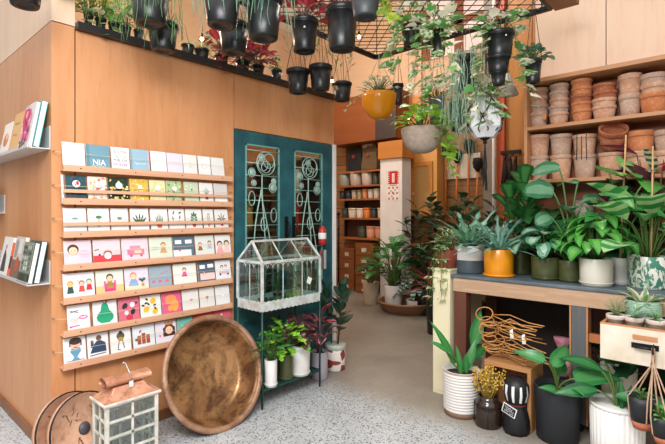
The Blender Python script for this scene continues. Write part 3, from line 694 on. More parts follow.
# row 5
card(4, 62.8, 94.5, 'white card with three little bundled figures in a row', 'eceef2', lambda d: (d.head(.22, .6, .1, 'd29a4a', 'e5b878', '2a4a44', 1.2), d.head(.58, .6, .09, 'c23a4a', body='df4a3f', bw=1.2), d.head(.82, .64, .09, '4f8a94', body='d8283c', bw=1.2), d.circ(.46, .72, .02, 'e08090')))
card(4, 95.5, 123.5, 'cream card with a figure in a bright pink armchair', 'e6eadb', lambda d: (d.rect(0, 0, 1, .42, 'e0b97f'), d.rect(.3, .2, .7, .5, 'e8387e'), d.rect(.28, .36, .36, .6, 'ee5a92'), d.rect(.64, .36, .72, .6, 'ee5a92'), d.head(.5, .7, .12, '5a3226', body='a8843a', bw=1.0)))
card(4, 124.3, 148.5, 'lilac card with a figure in blue beside a green plant', 'e8dcea', lambda d: (d.rect(0, 0, 1, .3, 'e9d3b4'), d.head(.36, .68, .12, 'cf8a5a', body='8aaac8', bw=1.8), [d.circ(.72 + .08 * k, .48 + .06 * (k % 2), .06, '35604a') for k in (-1, 0, 1)], d.rect(.68, .26, .8, .38, 'd08a4a')))
card(4, 149, 171.5, 'grey blue card with pink fish shapes', '9fb0bc', lambda d: ([d.ell(u, .36, .09, .06, 'd8607f', 10) for u in (.18, .46, .78)], d.line(.5, .66, .85, .78, .03, 'd07a8a')))
card(4, 173, 196.3, 'off-white card with one small figure in a pink dress', 'eff0e8', lambda d: d.head(.48, .72, .085, '6a2a3a', body='e83f86', bw=1.6))
card(4, 198, 214.5, 'slate card with speech bubbles over a pale pink couch', '54697a', lambda d: (d.rect(.1, .7, .42, .86, 'eef0f2'), d.rect(.58, .72, .94, .88, 'eef0f2'), d.rect(.1, .2, 1, .5, 'e6c8c4'), d.head(.35, .48, .07, '8a3a34')))
card(4, 215.2, 230.6, 'white card with a couple on a small go-cart', 'eeeff2', lambda d: (d.head(.42, .68, .08, '6a2a3a'), d.head(.68, .7, .07, '8a3a4a'), d.rect(.2, .38, .85, .5, 'd9b0b4'), d.circ(.28, .36, .05, '3a3a44'), d.circ(.78, .36, .05, '3a3a44')))
# row 6
card(5, 67, 90, 'white card with pink ovals and a black knot sketch', 'f2f1f3', lambda d: (d.line(.12, .74, .5, .8, .025, '26283a'), d.line(.12, .8, .5, .72, .025, '26283a'), d.ell(.7, .54, .2, .075, 'ee3f9a'), d.ell(.7, .54, .14, .04, 'f7dbe8'), [d.line(.1, .5 - .06 * k, .5, .52 - .06 * k, .012, 'c0a070') for k in range(3)], d.line(.1, .24, .52, .27, .035, 'ee3f9a'), d.circ(.12, .24, .035, 'ee3f9a')))
def pear(d):
    d.poly([(.5 + .36 * w_, .2 + v_) for w_, v_ in ((-.45, 0), (.45, 0), (.9, .1), (1, .22), (.8, .36), (.5, .46), (.42, .6), (.3, .7), (0, .73), (-.3, .7), (-.42, .6), (-.5, .46), (-.8, .36), (-1, .22), (-.9, .1))], '17996f')
    d.line(.5, .9, .42, 1.0, .02, '2a2a2a'); d.leafp(.52, .92, .12, .05, R(40), '23302a')
card(5, 92.5, 117, 'white card with one large green pear', 'f2edef', pear)
card(5, 118.5, 139.3, 'rose pink card with black and white berries', 'db6f84', lambda d: (d.ell(.3, .7, .15, .11, '2a2228', 10, .5), d.ell(.68, .46, .14, .11, '2a2228', 10, 1), d.ell(.5, .25, .17, .11, 'c03048'), d.ell(.66, .72, .12, .1, 'f4e6ea'), d.ell(.36, .44, .1, .09, 'f1dfe4'), d.ell(.36, .58, .1, .05, 'e04a5c'), d.ell(.86, .78, .06, .05, '6a2a3a')))
card(5, 140, 161, 'white card with yellow lemons and dark leaves', 'f1efe8', lambda d: ([d.ell(u, v, .15, .12, 'f2b327', 12, .5) for u, v in ((.62, .76), (.28, .45), (.7, .34))], [d.leafp(u, v, .16, .08, R(a), '2a3330') for u, v, a in ((.4, .8, 150), (.36, .72, 200), (.45, .6, 140), (.6, .56, 20), (.66, .52, 300), (.22, .6, 170))]))
card(5, 161.8, 181.2, 'hot pink card with orange brush shapes', 'e8638c', lambda d: (d.ell(.45, .7, .3, .2, 'f0905a'), d.ell(.65, .45, .2, .25, 'f2a24a'), d.ell(.4, .35, .12, .12, 'f2a24a')))
card(5, 182, 198.6, 'cream card with one tiny terracotta bud drawing', 'eeeae4', lambda d: d.ell(.55, .56, .1, .05, 'c98a7a'))
card(5, 199.4, 214.4, 'cream card with a small red flower head', 'ebe8e2', lambda d: (d.ell(.5, .56, .11, .06, 'c9705f'), d.line(.5, .3, .5, .52, .012, '8a9a7a')))
card(5, 215.2, 229.5, 'white card with faint grey oval rings at the right of the sixth ledge', 'efeeec', lambda d: (d.ell(.5, .55, .18, .1, 'd4d2d0'), d.ell(.5, .55, .14, .075, 'efeeec')))
# row 7
card(6, 63, 86, 'white card with a bearded face growing from a blue pot', 'f0f1f5', lambda d: (d.poly([(.34, .2), (.72, .2), (.6, .3), (.78, .5), (.74, .62), (.34, .62), (.3, .5), (.46, .3)], '5f97b4'), d.ell(.54, .72, .22, .14, 'e8b8a0'), d.ell(.54, .86, .28, .13, '3f2c26'), d.rect(.26, .68, .32, .86, '3f2c26'), d.rect(.76, .68, .82, .86, '3f2c26'), d.circ(.46, .76, .018, '2a2020', 6), d.circ(.62, .76, .018, '2a2020', 6), d.ell(.54, .64, .1, .025, 'b85a52'), d.line(.1, .19, .9, .19, .02, '7a6a9a')))
card(6, 87, 108.5, 'white card with a bald man in a dark blue jumper', 'eff0f4', lambda d: (d.poly([(.12, .3), (.9, .3), (.86, .62), (.66, .72), (.44, .72), (.28, .58)], '28405a'), d.circ(.55, .82, .1, '6a4a3a'), d.ell(.56, .78, .07, .05, '7d5a46'), d.rect(.16, .5, .3, .72, '34506a'), d.circ(.22, .72, .05, '7d5a46'), d.line(.1, .22, .86, .25, .03, '3a3a4a')))
card(6, 110, 131, 'white card with a long-legged dancing bird', 'f1f0ee', lambda d: (d.ell(.5, .74, .2, .14, '5a5040'), d.circ(.5, .86, .07, '2e2a2a'), d.ell(.5, .62, .14, .08, 'b08a3a'), d.line(.42, .56, .34, .24, .03, '2a3a44'), d.line(.58, .56, .66, .26, .03, '2a3a44'), d.line(.34, .24, .46, .22, .03, '2a3a44')))
card(6, 132.5, 154.7, 'pale blue card with stacked brown terracotta blocks', 'e6eef0', lambda d: ([d.rect(.2 + .2 * k, .26, .37 + .2 * k, .6 + .08 * (k % 2), '9a4a2c') for k in range(3)], [d.rect(.22 + .2 * k, .44, .35 + .2 * k, .5, 'd0764a') for k in range(3)], d.ell(.34, .76, .07, .04, 'c23a5a', 8, .6), d.ell(.16, .46, .08, .05, '4a7a5a')))
card(6, 155.2, 176.3, 'lavender card with a face wearing a golden crown', 'ece8f2', lambda d: (d.rect(.36, .36, .94, .72, '4f2a22'), d.head(.65, .62, .19, '5a2f26', 'f0cbb0'), d.poly([(.46, .82), (.84, .82), (.88, .98), (.74, .9), (.65, 1.0), (.56, .9), (.44, .98)], 'c98f4a'), d.circ(.2, .42, .045, 'ee7f94')))
card(6, 177, 193.3, 'mint teal card behind the copper basin rim', '79c4b8', lambda d: d.script(.5, .66, .5, .12, 'd8f0ea'))
card(6, 194, 214.2, 'orange red card with dark handwriting behind the copper basin', 'ee5240', lambda d: d.script(.5, .62, .75, .08, '8a3a2a', 14))
card(6, 215, 230.8, 'coral pink card with two white bottles at the right of the bottom ledge', 'e8607a', lambda d: (d.line(.36, .5, .44, .86, .08, 'e6d9c0'), d.line(.62, .46, .64, .68, .08, 'f2e8d8'), d.line(.7, .62, .95, .64, .012, 'c04a64')))

# ================================================================= book ledges on the cabin's left flank
LEDGE = plain('white_metal', 'd9d8d8', .4, .3, .04)
def book_ledge(z, y0, y1, label):
    t = thing('book_ledge', label, 'shelf', (0, 0, z), 0, 'white metal book ledges')
    MB().box(-.112, 0, y0, y1, -.006, 0).build('tray', LEDGE, t, .001)
    MB().box(-.004, 0, y0, y1, 0, .125).build('back_plate', LEDGE, t)
    MB().box(-.112, -.108, y0, y1, 0, .014).build('front_lip', LEDGE, t)
def book(z, y, w, h, th, x, cover, label, art=None, lean=14, pages='efeae2', spine=None):
    """face-out book: cover looks to -x, fore-edge towards -y"""
    t = thing('book', label, 'book', (x, y, z + .0005 + th * math.sin(R(lean))), 0, 'books on the white metal ledges'); t.rotation_euler = (0, R(lean), 0)
    m = MB(); c = lin(cover)
    # local: x thickness (0 = front cover), y width from fore-edge, z height
    m.box(0, .003, 0, w, 0, h, c); m.box(th - .003, th, 0, w, 0, h, c); m.box(0, th, w - .003, w, 0, h, lin(spine or cover))
    if art:
        d = Draw(MB(), w, h, 0); art(d)
        for v in d.mb.v: pass
        o = len(m.v); m.v.extend([(v[1], w / 2 - v[0], v[2]) for v in d.mb.v])
        for f, cc in zip(d.mb.f, d.mb.c): m.f.append(tuple(o + k for k in f)); m.c.append(cc); m.m.append(0); m.s.append(False)
    m.build('cover', painted(), t)
    MB().box(.0032, th - .0032, .003, w - .004, .003, h - .003, lin(pages)).build('pages', painted(), t)
book_ledge(1.716, .02, 1.25, 'white metal ledge holding the flower-covered book'); book_ledge(.965, .02, 1.25, 'white metal ledge lowest on the plywood flank, holding photo-covered books'); book_ledge(1.36, .985, 1.9, 'white metal ledge at the left edge between the two book ledges')
def roses(d):
    d.rect(0, 0, 1, 1, 'cfc4c4'); q = random.Random(5)
    for k in range(34):
        u, v = q.uniform(.25, .75), q.uniform(.2, .85); d.ell(u, v, .13, .09, q.choice(['d8487c', 'e87aa0', 'c23a64', 'f0a8c0', 'b83a6a']), 9)
    for k in range(10): d.ell(q.uniform(.3, .7), q.uniform(.02, .25), .06, .05, q.choice(['5a4a40', '8a6a60', '3a3430']), 8)
    d.script(.5, .92, .5, .05, '3a3034')
book(1.716, .035, .2, .255, .02, -.105, 'b9aeb0', 'pink rose-covered book facing out on the upper metal ledge', roses, 10, spine='2f3a3a')
book(1.716, .028, .19, .262, .03, -.082, '3aa79a', 'teal-backed thick book standing behind the rose-covered book', None, 10, 'e9eef0')
book(1.716, .25, .19, .235, .018, -.105, 'd3a468', 'tan covered book with dark handwriting on the upper metal ledge', lambda d: (d.script(.5, .72, .55, .06, '3a2a1a'), d.line(.3, .42, .7, .42, .012, '5a3a22')), 10)
book(1.716, .46, .19, .2, .018, -.105, 'e4dad2', 'white book with a salmon picture at the left edge of the upper ledge', lambda d: (d.ell(.5, .45, .3, .22, 'd8714f'), d.ell(.6, .55, .14, .1, 'efb49a'), d.ell(.4, .35, .1, .1, '8a9a5a')), 10)
def facade(d):
    d.rect(0, 0, 1, 1, '7d8578'); q = random.Random(9)
    for k in range(5):
        for j in range(4): d.rect(.1 + .21 * j, .3 + .13 * k, .24 + .21 * j, .39 + .13 * k, q.choice(['a9ada0', '4a5048', 'c2c2b4', '5f6a58']))
    d.rect(0, 0, 1, .24, '3f4a38'); d.rect(.2, .05, .7, .2, '2a3028')
book(.965, .035, .19, .225, .026, -.107, '2f3a34', 'dark green book with a building facade on the lower metal ledge', facade, 10)
book(.965, .028, .19, .232, .03, -.079, '1f4a48', 'thick book with white pages, rightmost behind the facade book', None, 10, 'f2efec')
book(.965, .24, .18, .25, .022, -.105, 'bdb4ac', 'grey photograph-covered book between the facade book and the orange book', lambda d: (d.rect(0, 0, 1, .45, '7a5a4a'), d.rect(.1, .5, .4, .9, '8f8a88'), d.ell(.6, .35, .2, .18, 'a8503a'), d.rect(.5, .6, .9, .95, 'cfc9c4')), 10)
book(.965, .43, .05, .21, .02, -.104, 'e8602f', 'narrow bright orange book on the lower metal ledge', lambda d: d.rect(0, .25, 1, .6, '3a3a2f'), 10)
book(.965, .49, .2, .24, .02, -.105, 'd8d4d0', 'pale book with a dark figure at the left edge of the lower ledge', lambda d: (d.poly([(.2, .1), (.7, .1), (.62, .5), (.4, .7), (.28, .5)], '3f3a3a'), d.circ(.45, .74, .06, '8a6a5a')), 10)
book(1.36, 1.0, .18, .2, .02, -.105, '8f9498', 'grey book on the middle ledge at the left edge', None, 10)
# ================================================================= along the card wall: copper trays, lantern, basin, glass case
def copper_mat(name, c, c2, c3, metal=.75, rough=.42):
    m, nt, b, _ = _new(name); v = coords(nt)
    f = noise(nt, v, 4.5, 6, .65, .8); g = noise(nt, v, 22, 4, .7)
    col = mixcol(nt, ramp(nt, f, [(.38, 0.0), (.62, 1.0)]), lin(c), lin(c2)); col = mixcol(nt, ramp(nt, g, [(.52, 0.0), (.72, .8)]), col, lin(c3))
    nt.links.new(col, b.inputs['Base Color']); b.inputs['Metallic'].default_value = metal
    nt.links.new(ramp(nt, f, [(.3, rough - .12), (.7, rough + .2)]), b.inputs['Roughness']); bump(nt, b, f, .25, .02); return m
COPPER = copper_mat('aged_copper', 'c08a62', '7a4a2e', '4a2f22', .6, .4)
COPPERP = copper_mat('pale_copper', 'd6a184', 'b57c5c', '8a5a44', .45, .45)
PALETRAY = copper_mat('tray_copper', 'dcae92', 'cf9d7e', 'a06f54', .05, .45)
BASINM = copper_mat('hammered_brown_copper', 'b88a5c', '5e3d22', '35231a', .5, .38)
RIMM = copper_mat('worn_copper_rim', 'b58f74', '8d6449', '6a4733', .35, .5)

def tray(loc, rz, label, lean=14):
    t = thing('copper_tray', label, 'tray', loc, 0, 'round copper trays', rot=(R(90 - lean), 0, rz))
    r, d = .187, .034
    m = MB(); m.lathe([(0, d - .006), (r * .93, d - .006), (r * .94, d), (r, d), (r, 0), (0, 0)], 44); 
    PL = m
    MB().lathe([(r * .985, d - .004), (r * 1.015, d - .004), (r * 1.015, d + .006), (r * .985, d + .006)], 44, closed=True).build('rim', plain('dark_iron_rim', '2e2a28', .5, .5), t, label='dark rim')
    MB().lathe([(0, d + .006), (.028, d + .004), (.034, d - .004), (0, d - .006)], 18).build('boss', plain('grey_zinc', '56565a', .5, .4), t, label='dark grey round boss')
    mk = PL; q = random.Random(3)
    for (cx, cy) in ((-.06, .07), (-.05, -.09), (.07, .08)):
        for k in range(7):
            x = cx + q.uniform(-.04, .04); y = cy + q.uniform(-.03, .03); mk.tube([(x, y, d - .0055), (x + q.uniform(-.02, .02), y + q.uniform(.01, .03), d - .0055), (x + q.uniform(-.01, .02), y + q.uniform(-.02, .03), d - .0055)], .0018, 4, mi=1)
    mk.build('plate', [PALETRAY, plain('dark_scratches', '5a3a2c', .6)], t)
    return t
tray((.092, -.180, .187), R(14), 'round copper tray with dark rim leaning in front, beside the white lantern')
tray((.042, -.128, .187), R(14), 'round copper tray half hidden behind the other copper tray at the wall corner')

def lantern():
    x0, x1, y0, y1, h = .119, .403, -.432, -.257, .36
    t = thing('lantern', 'white wooden lattice lantern with glass panes and a flared copper roof, standing on the floor', 'lantern', (x0, y0, 0))
    W, D = x1 - x0, y1 - y0; wm = plain('chalky_white_wood', 'd9d6cc', .6, var=.1, scale=14, c2='b3aea2')
    MB().box(0, W, 0, D, 0, .022).build('base', wm, t, .003)
    p = .02
    for (a, b) in ((0, 0), (W - p, 0), (0, D - p), (W - p, D - p)): MB().box(a, a + p, b, b + p, .022, h).build('post', wm, t, .002)
    def face(nm, cols, rows, u1, fn):
        m = MB()
        for k in range(1, cols): u = p + (u1 - 2 * p) * k / cols; fn(m, u - .006, u + .006, .022, h)
        for k in range(rows + 1): z = .022 + (h - .034) * k / rows; fn(m, p, u1 - p, z, z + .012)
        m.build(nm, wm, t)
    face('front_lattice', 2, 4, W, lambda m, a, b, c, d: m.box(a, b, .003, .015, c, d)); face('back_lattice', 2, 4, W, lambda m, a, b, c, d: m.box(a, b, D - .015, D - .003, c, d))
    face('side_lattice', 2, 4, D, lambda m, a, b, c, d: m.box(.003, .015, a, b, c, d)); face('side_lattice', 2, 4, D, lambda m, a, b, c, d: m.box(W - .015, W - .003, a, b, c, d))
    g = glassmat('lantern_glass', (.8, .86, .85), .05, .25)
    for (a, b, c, d) in ((p, W - p, .008, .010), (p, W - p, D - .01, D - .008), (.008, .010, p, D - p), (W - .01, W - .008, p, D - p)): MB().box(a, b, c, d, .022, h - .01).build('glass', g, t)
    MB().box(-.012, W + .012, -.012, D + .012, h, h + .014).build('cornice', wm, t, .003)
    m = MB(); z = h + .014; rings = [(0, 0), (.018, .006), (.05, .03), (.068, .058)]
    vs = [];
    for (i, dz) in rings: vs += [(i - .008, i * .8 - .008, z + dz), (W - i + .008, i * .8 - .008, z + dz), (W - i + .008, D - i * .8 + .008, z + dz), (i - .008, D - i * .8 + .008, z + dz)]
    fs = [(0, 3, 2, 1)] + [(4 * i + k, 4 * i + (k + 1) % 4, 4 * i + 4 + (k + 1) % 4, 4 * i + 4 + k) for i in range(3) for k in range(4)] + [(12, 13, 14, 15)]
    m.add(vs, fs); m.build('roof', COPPERP, t, .003)
    m = MB(); zc = z + .058 + .024; yc = D / 2; n = 16
    pr = []
    for (x, k) in ((.02, 1.0), (.026, .96), (W - .026, .96), (W - .02, 1.0)):
        pr.append([(x, yc + .05 * k * math.cos(2 * PI * i / n), zc + .026 * k * math.sin(2 * PI * i / n)) for i in range(n)])
    m.add([v for r_ in pr for v in r_], [(i * n + k, i * n + (k + 1) % n, i * n + n + (k + 1) % n, i * n + n + k) for i in range(3) for k in range(n)], sm=True)
    inn = [[(v[0], yc + (v[1] - yc) * .86, zc + (v[2] - zc) * .8) for v in r_] for r_ in pr]
    m.add([v for r_ in inn for v in r_], [(i * n + k, i * n + n + k, i * n + n + (k + 1) % n, i * n + (k + 1) % n) for i in range(3) for k in range(n)], sm=True)
    m.build('ridge_vent', COPPERP, t)
    hk = MB(); cx = W * .5; hk.tube([(cx, yc - .03, zc - .01), (cx + .004, yc - .056, zc + .02), (cx, yc - .03, zc + .05), (cx - .002, yc, zc + .078), (cx - .012, yc, zc + .088), (cx - .02, yc, zc + .08)], .003, 6); hk.build('hook', plain('bright_wire', 'd0ccc4', .3, .7), t)
    MB().cbox((cx + .004, yc - .056, zc - .02), (.022, .003, .03)).build('tag', plain('white_card', 'f0eeea', .6), t, label='small white tag')
lantern()

def basin():
    r, d, rb, ph = .36, .165, .285, R(70)
    t = thing('copper_basin', 'large round hammered copper basin leaning on the card wall, open side out', 'basin', (.845, -.175, .283), 0, None, rot=(ph, 0, 0))
    out = [(0, 0), (rb * .9, 0), (rb, .012)] + [(rb + (r - .012 - rb) * k / 6, .012 + (d - .03) * (k / 6) ** 1.15) for k in range(1, 7)]
    inn = [(r - .03, d - .004)] + [(rb - .012 + (r - .032 - rb + .012) * k / 6, .022 + (d - .03) * (k / 6) ** 1.15) for k in range(5, -1, -1)] + [(rb * .9, .014), (0, .012)]
    m = MB(); m.lathe(out + [(r - .012, d - .01)] + inn, 56); m.build('bowl', BASINM, t)
    MB().lathe([(r - .004 + .017 * math.cos(a), d - .004 + .015 * math.sin(a)) for a in [2 * PI * k / 10 for k in range(10)]] if False else [(r - .014 + .019 * math.cos(2 * PI * k / 10), d - .006 + .017 * math.sin(2 * PI * k / 10)) for k in range(10)], 56, closed=True).build('rim', RIMM, t, label='rolled pinkish brown rim')
basin()

# ---------------------------------------------------------------- glass case on legs
def glass_case():
    X0, Y0, W, D = 1.183, -.375, .573, .278
    t = thing('glass_plant_case', 'pale green glass plant case with gabled roof on thin dark legs, before the teal doors', 'plant case', (X0, Y0, 0))
    fm = plain('weathered_white_green', 'cfdcd9', .45, .1, .1, 16, 'b0a8a2'); gm = plain('dark_green_steel', '1f4a42', .45, .3); gl = glassmat('case_glass', (.80, .92, .91), .03, .16)
    zb, zt, ze, zr = .672, .735, 1.012, 1.155
    for (a, b) in ((0, 0), (W, 0), (0, D), (W, D)): MB().tube([(a, b, 0), (a, b, zb)], .0075, 8).build('leg', gm, t)
    m = MB()
    for (a, b) in (((0, 0), (W, 0)), ((W, 0), (W, D)), ((W, D), (0, D)), ((0, D), (0, 0))): m.beam((*a, .128), (*b, .128), .012, .016)
    for k in range(1, 9): y = D * k / 9; m.box(0, W, y - .011, y + .011, .128, .134)
    m.build('lower_shelf', gm, t)
    m = MB(); n = 20   # scalloped base band
    def band(a, b):
        a, b = Vector(a), Vector(b); vs = []; nn = max(6, int((b - a).length / .02))
        for k in range(nn + 1):
            q = a.lerp(b, k / nn); s = .007 * abs(math.sin(k * PI / 2)); vs += [(q.x, q.y, zb - .004 + s), (q.x, q.y, zt + s)]
        m.add(vs, [(2 * k, 2 * k + 2, 2 * k + 3, 2 * k + 1) for k in range(nn)])
    band((0, 0, 0), (W, 0, 0)); band((W, 0, 0), (W, D, 0)); band((W, D, 0), (0, D, 0)); band((0, D, 0), (0, 0, 0))
    m.build('base_band', fm, t, solid=.006)
    MB().box(.004, W - .004, .004, D - .004, zb + .01, zb + .018).build('tray', gm, t)
    for (a, b) in ((0, 0), (W, 0), (0, D), (W, D)): MB().box(a - .009, a + .009, b - .009, b + .009, zt, ze).build('post', fm, t, .002)
    m = MB()
    for (a, b) in (((0, 0, ze), (W, 0, ze)), ((W, 0, ze), (W, D, ze)), ((W, D, ze), (0, D, ze)), ((0, D, ze), (0, 0, ze))): m.beam(a, b, .018)
    m.build('eaves', fm, t)
    m = MB(); R0, R1 = (.02, D / 2, zr), (W - .004, D / 2, zr); m.beam(R0, R1, .016)
    for (c, rr) in (((0, 0, ze), R0), ((0, D, ze), R0), ((W, 0, ze), R1), ((W, D, ze), R1)): m.beam(c, rr, .014)
    for k in (1, 2):
        u = k / 3
        for y in (0, D): m.beam((W * u, y, ze), (.02 + (W - .024) * u, D / 2, zr), .007)
    m.build('roof_frame', fm, t)
    m = MB()      # glazing bars and little gothic arches under the eaves
    for y in (0, D):
        for k in (1, 2): m.beam((W * k / 3, y, zt), (W * k / 3, y, ze), .006)
        for k in range(6):
            a = W * (k + .5) / 6; m.tube([(a + W / 12 * math.cos(q), y, ze - .04 + .032 * math.sin(q)) for q in [PI * i / 8 for i in range(9)]], .0028, 5)
            m.tube([(a - .012, y, ze - .01), (a, y, ze - .045), (a + .012, y, ze - .01)], .002, 4)
    for x in (0, W):
        m.beam((x, D / 2, zt), (x, D / 2, ze), .006)
        for k in range(3):
            a = D * (k + .5) / 3; m.tube([(x, a + D / 6 * math.cos(q), ze - .04 + .032 * math.sin(q)) for q in [PI * i / 8 for i in range(9)]], .0028, 5)
    m.build('tracery', fm, t)
    for (a, b, c, d) in ((0, W, -.001, .001), (0, W, D - .001, D + .001), (-.001, .001, 0, D), (W - .001, W + .001, 0, D)): MB().box(a, b, c, d, zt, ze).build('side_glass', gl, t)
    for y in (0, D): MB().add([(0, y, ze), (W, y, ze), R1, R0], [(0, 1, 2, 3)]).build('roof_glass', gl, t, solid=.002)
    for x, rr in ((0, R0), (W, R1)): MB().add([(x, 0, ze), (x, D, ze), rr], [(0, 1, 2)]).build('gable_glass', gl, t, solid=.002)
    g = MB(); g.tube([(W * .78, -.006, .93), (W * .78, -.008, .87)], .001, 4); g.build('tag_string', CORD, t)
    MB().cbox((W * .78, -.01, .845), (.042, .002, .05), Matrix.Rotation(R(28), 3, 'Y')).build('price_tag', plain('white_card', 'f0eeea', .6), t, label='white card tag tied to the glass')
    zi = zb + .019
    def clump(x, y, r, label, c, q, sq=.62):
        m = MB(); m.ball((0, 0, 0), 1, 18, 10); rr = random.Random(q)
        m.v = [tuple(Vector(v) * r * (1 + rr.uniform(-.09, .09))) for v in m.v]; m.v = [(v[0], v[1], max(0, v[2] * sq + r * sq * .8)) for v in m.v]
        o = m.build('moss_mound', plain('moss_' + c, c, .95, c2='3f5228', scale=40, bmp=.6)); o.location = (X0 + x, Y0 + y, zi); tag(o, label, 'moss')
    clump(.4, .11, .072, 'rounded olive green moss mound inside the glass case, under the tag', '7f8a48', 1); clump(.24, .13, .058, 'dark green moss mound inside the glass case beside the olive mound', '55682f', 2, .4)
    rr = random.Random(11)
    for i, (x, y, hh, lb) in enumerate(((.1, .12, .12, 'dark fern in a small black pot at the left end inside the glass case'), (.31, .2, .16, 'purple-leaved plant in a small black pot at the back of the glass case'), (.49, .17, .13, 'small dark plant in a black pot at the right end inside the glass case'))):
        plant('case_plant', lb, (X0 + x, Y0 + y, zi), 'nursery', .035, .05, BLACK, lambda sm, lm, z, r, hh=hh, i=i: g_bush(sm, lm, z, 14, hh, .05, .06, .022, 'lance', ['2f4a30', '5a3444', '35503a'][i], droop=1.0, r=r), seed=i, seg=18, group='plants inside the glass case')
glass_case()

WHITEC = plain('white_ceramic', 'e6e3df', .3, var=.04, scale=4, coat=.2)
CREAMC = plain('cream_ceramic', 'dcd6c8', .35, var=.05, scale=4, coat=.2)
OLIVEC = plain('olive_ceramic', '4a4f2b', .3, var=.12, scale=4, coat=.3)
LAVC = plain('lavender_ceramic', 'aca5b0', .4, var=.05, scale=4)
def ring(m, r, z, t=.0025): m.lathe([(r + t * math.cos(a), z + t * math.sin(a)) for a in [2 * PI * k / 6 for k in range(6)]], 30, closed=True)
def base_ring(mat, r, z=.016, t=.004, nm='foot_ring'):
    def f(root): m = MB(); ring(m, r, z, t); m.build(nm, mat, root)
    return f
def radius(px, p): return px / FOC * depth(p) / 2
def floor_pot(pc, yb, z=0, x_off=0): p = on_z(pc, yb, z); return p
def stand_pot(pc, p0, p1, y0, y1, z=.136, push=.06):
    p = on_z(pc, y1, z); r = radius(p1 - p0, p); v = Vector((FWD.x, FWD.y, 0)); p = p + v * r * .9
    return p, r, (y1 - y0) / FOC * depth(p)
p, r, h = stand_pot(270, 264, 277, 361, 388)
p.x = max(p.x, 1.26)
plant('potted_shrub', 'bushy green plant in a white pot, leftmost under the glass case', (p.x, p.y, .135), 'cyl', r, h, WHITEC, lambda sm, lm, z, q: g_bush(sm, lm, z, 40, .2, .1, .065, .03, 'oval', '3f7a3a', droop=.9, r=q), seed=21, group='plants under the glass case', extra=base_ring(WHITEC, r, .02))
p, r, h = stand_pot(285, 277, 292.5, 355, 381)
plant('potted_fern', 'bright lime green frilly plant in an olive pot under the glass case', (p.x, p.y, .135), 'cyl', r, h, OLIVEC, lambda sm, lm, z, q: (g_bush(sm, lm, z, 26, .2, .11, .14, .08, 'lobed', '8fc63a', '6fae2f', 'splash', droop=1.0, r=q, wave=.08),), seed=22, group='plants under the glass case', extra=base_ring(OLIVEC, r, .02))
p, r, h = stand_pot(299, 288.5, 309.5, 347, 377)
plant('potted_begonia', 'dark purple-red leafy plant in a white pot under the glass case', (p.x, p.y, .135), 'cyl', r, h, WHITEC, lambda sm, lm, z, q: (g_bush(sm, lm, z, 60, .22, .15, .07, .045, 'oval', '4a2a34', '7a3f4c', 'mid', droop=1.4, minel=-.2, r=q, stem='6a3a3a'), g_bush(sm, lm, z, 18, .12, .1, .05, .03, 'oval', '2f4a38', droop=.9, r=q)), seed=23, group='plants under the glass case', extra=base_ring(WHITEC, r, .02))
p = on_z(317.5, 382, 0) + FWD * .07; r = radius(17, p)
plant('potted_calathea', 'plant with pink-edged and red leaves in a lavender pot beside the glass case', (p.x + .02, p.y, 0), 'cyl', r, .225, LAVC, lambda sm, lm, z, q: (g_bush(sm, lm, z, 9, .3, .12, .16, .075, 'oval', '3c2a30', 'd88a98', 'edge', droop=.9, r=q, stem='7a3a44'), g_bush(sm, lm, z, 7, .36, .1, .11, .07, 'oval', 'b5323a', 'd8545a', 'splash', droop=.7, r=q, stem='7a3a44')), seed=24)
def harlequin():
    m, nt, b, _ = _new('red_white_triangles'); v = coords(nt, (14, 14, 14), rot=(.3, .5, .8))
    ck = N(nt, 'ShaderNodeTexVoronoi', Scale=1.1); nt.links.new(v, ck.inputs['Vector']); sp = nt.nodes.new('ShaderNodeSeparateColor'); nt.links.new(ck.outputs['Color'], sp.inputs[0])
    nt.links.new(mixcol(nt, ramp(nt, sp.outputs[0], [(.5, 0.0), (.51, 1.0)]), lin('e6ddd6'), lin('8f3a38')), b.inputs['Base Color']); b.inputs['Roughness'].default_value = .35; return m
p = on_z(335.5, 372, 0) + FWD * .08; r = radius(20, p)
def band(root): m = MB(); m.lathe([(r * .995, .18), (r * 1.03, .182), (r * 1.03, .222), (r * .99, .224)], 32); m.build('rim_band', plain('sage_glaze', 'b9c4b4', .35), root, label='pale sage rim')
plant('rubber_plant', 'dark glossy rubber plant in a red and white patterned pot by the door jamb', (p.x, p.y, 0), 'cyl', r, .22, harlequin(), lambda sm, lm, z, q: g_up(sm, lm, z, 3, .5, 9, .15, .08, 'oval', '1d3a2c', '34553f', 'mid', stem='4a3a30', sr=.006, lean=.06, base=.03, el=.75, droop=.4, r=q, start=.3), seed=25, extra=band)
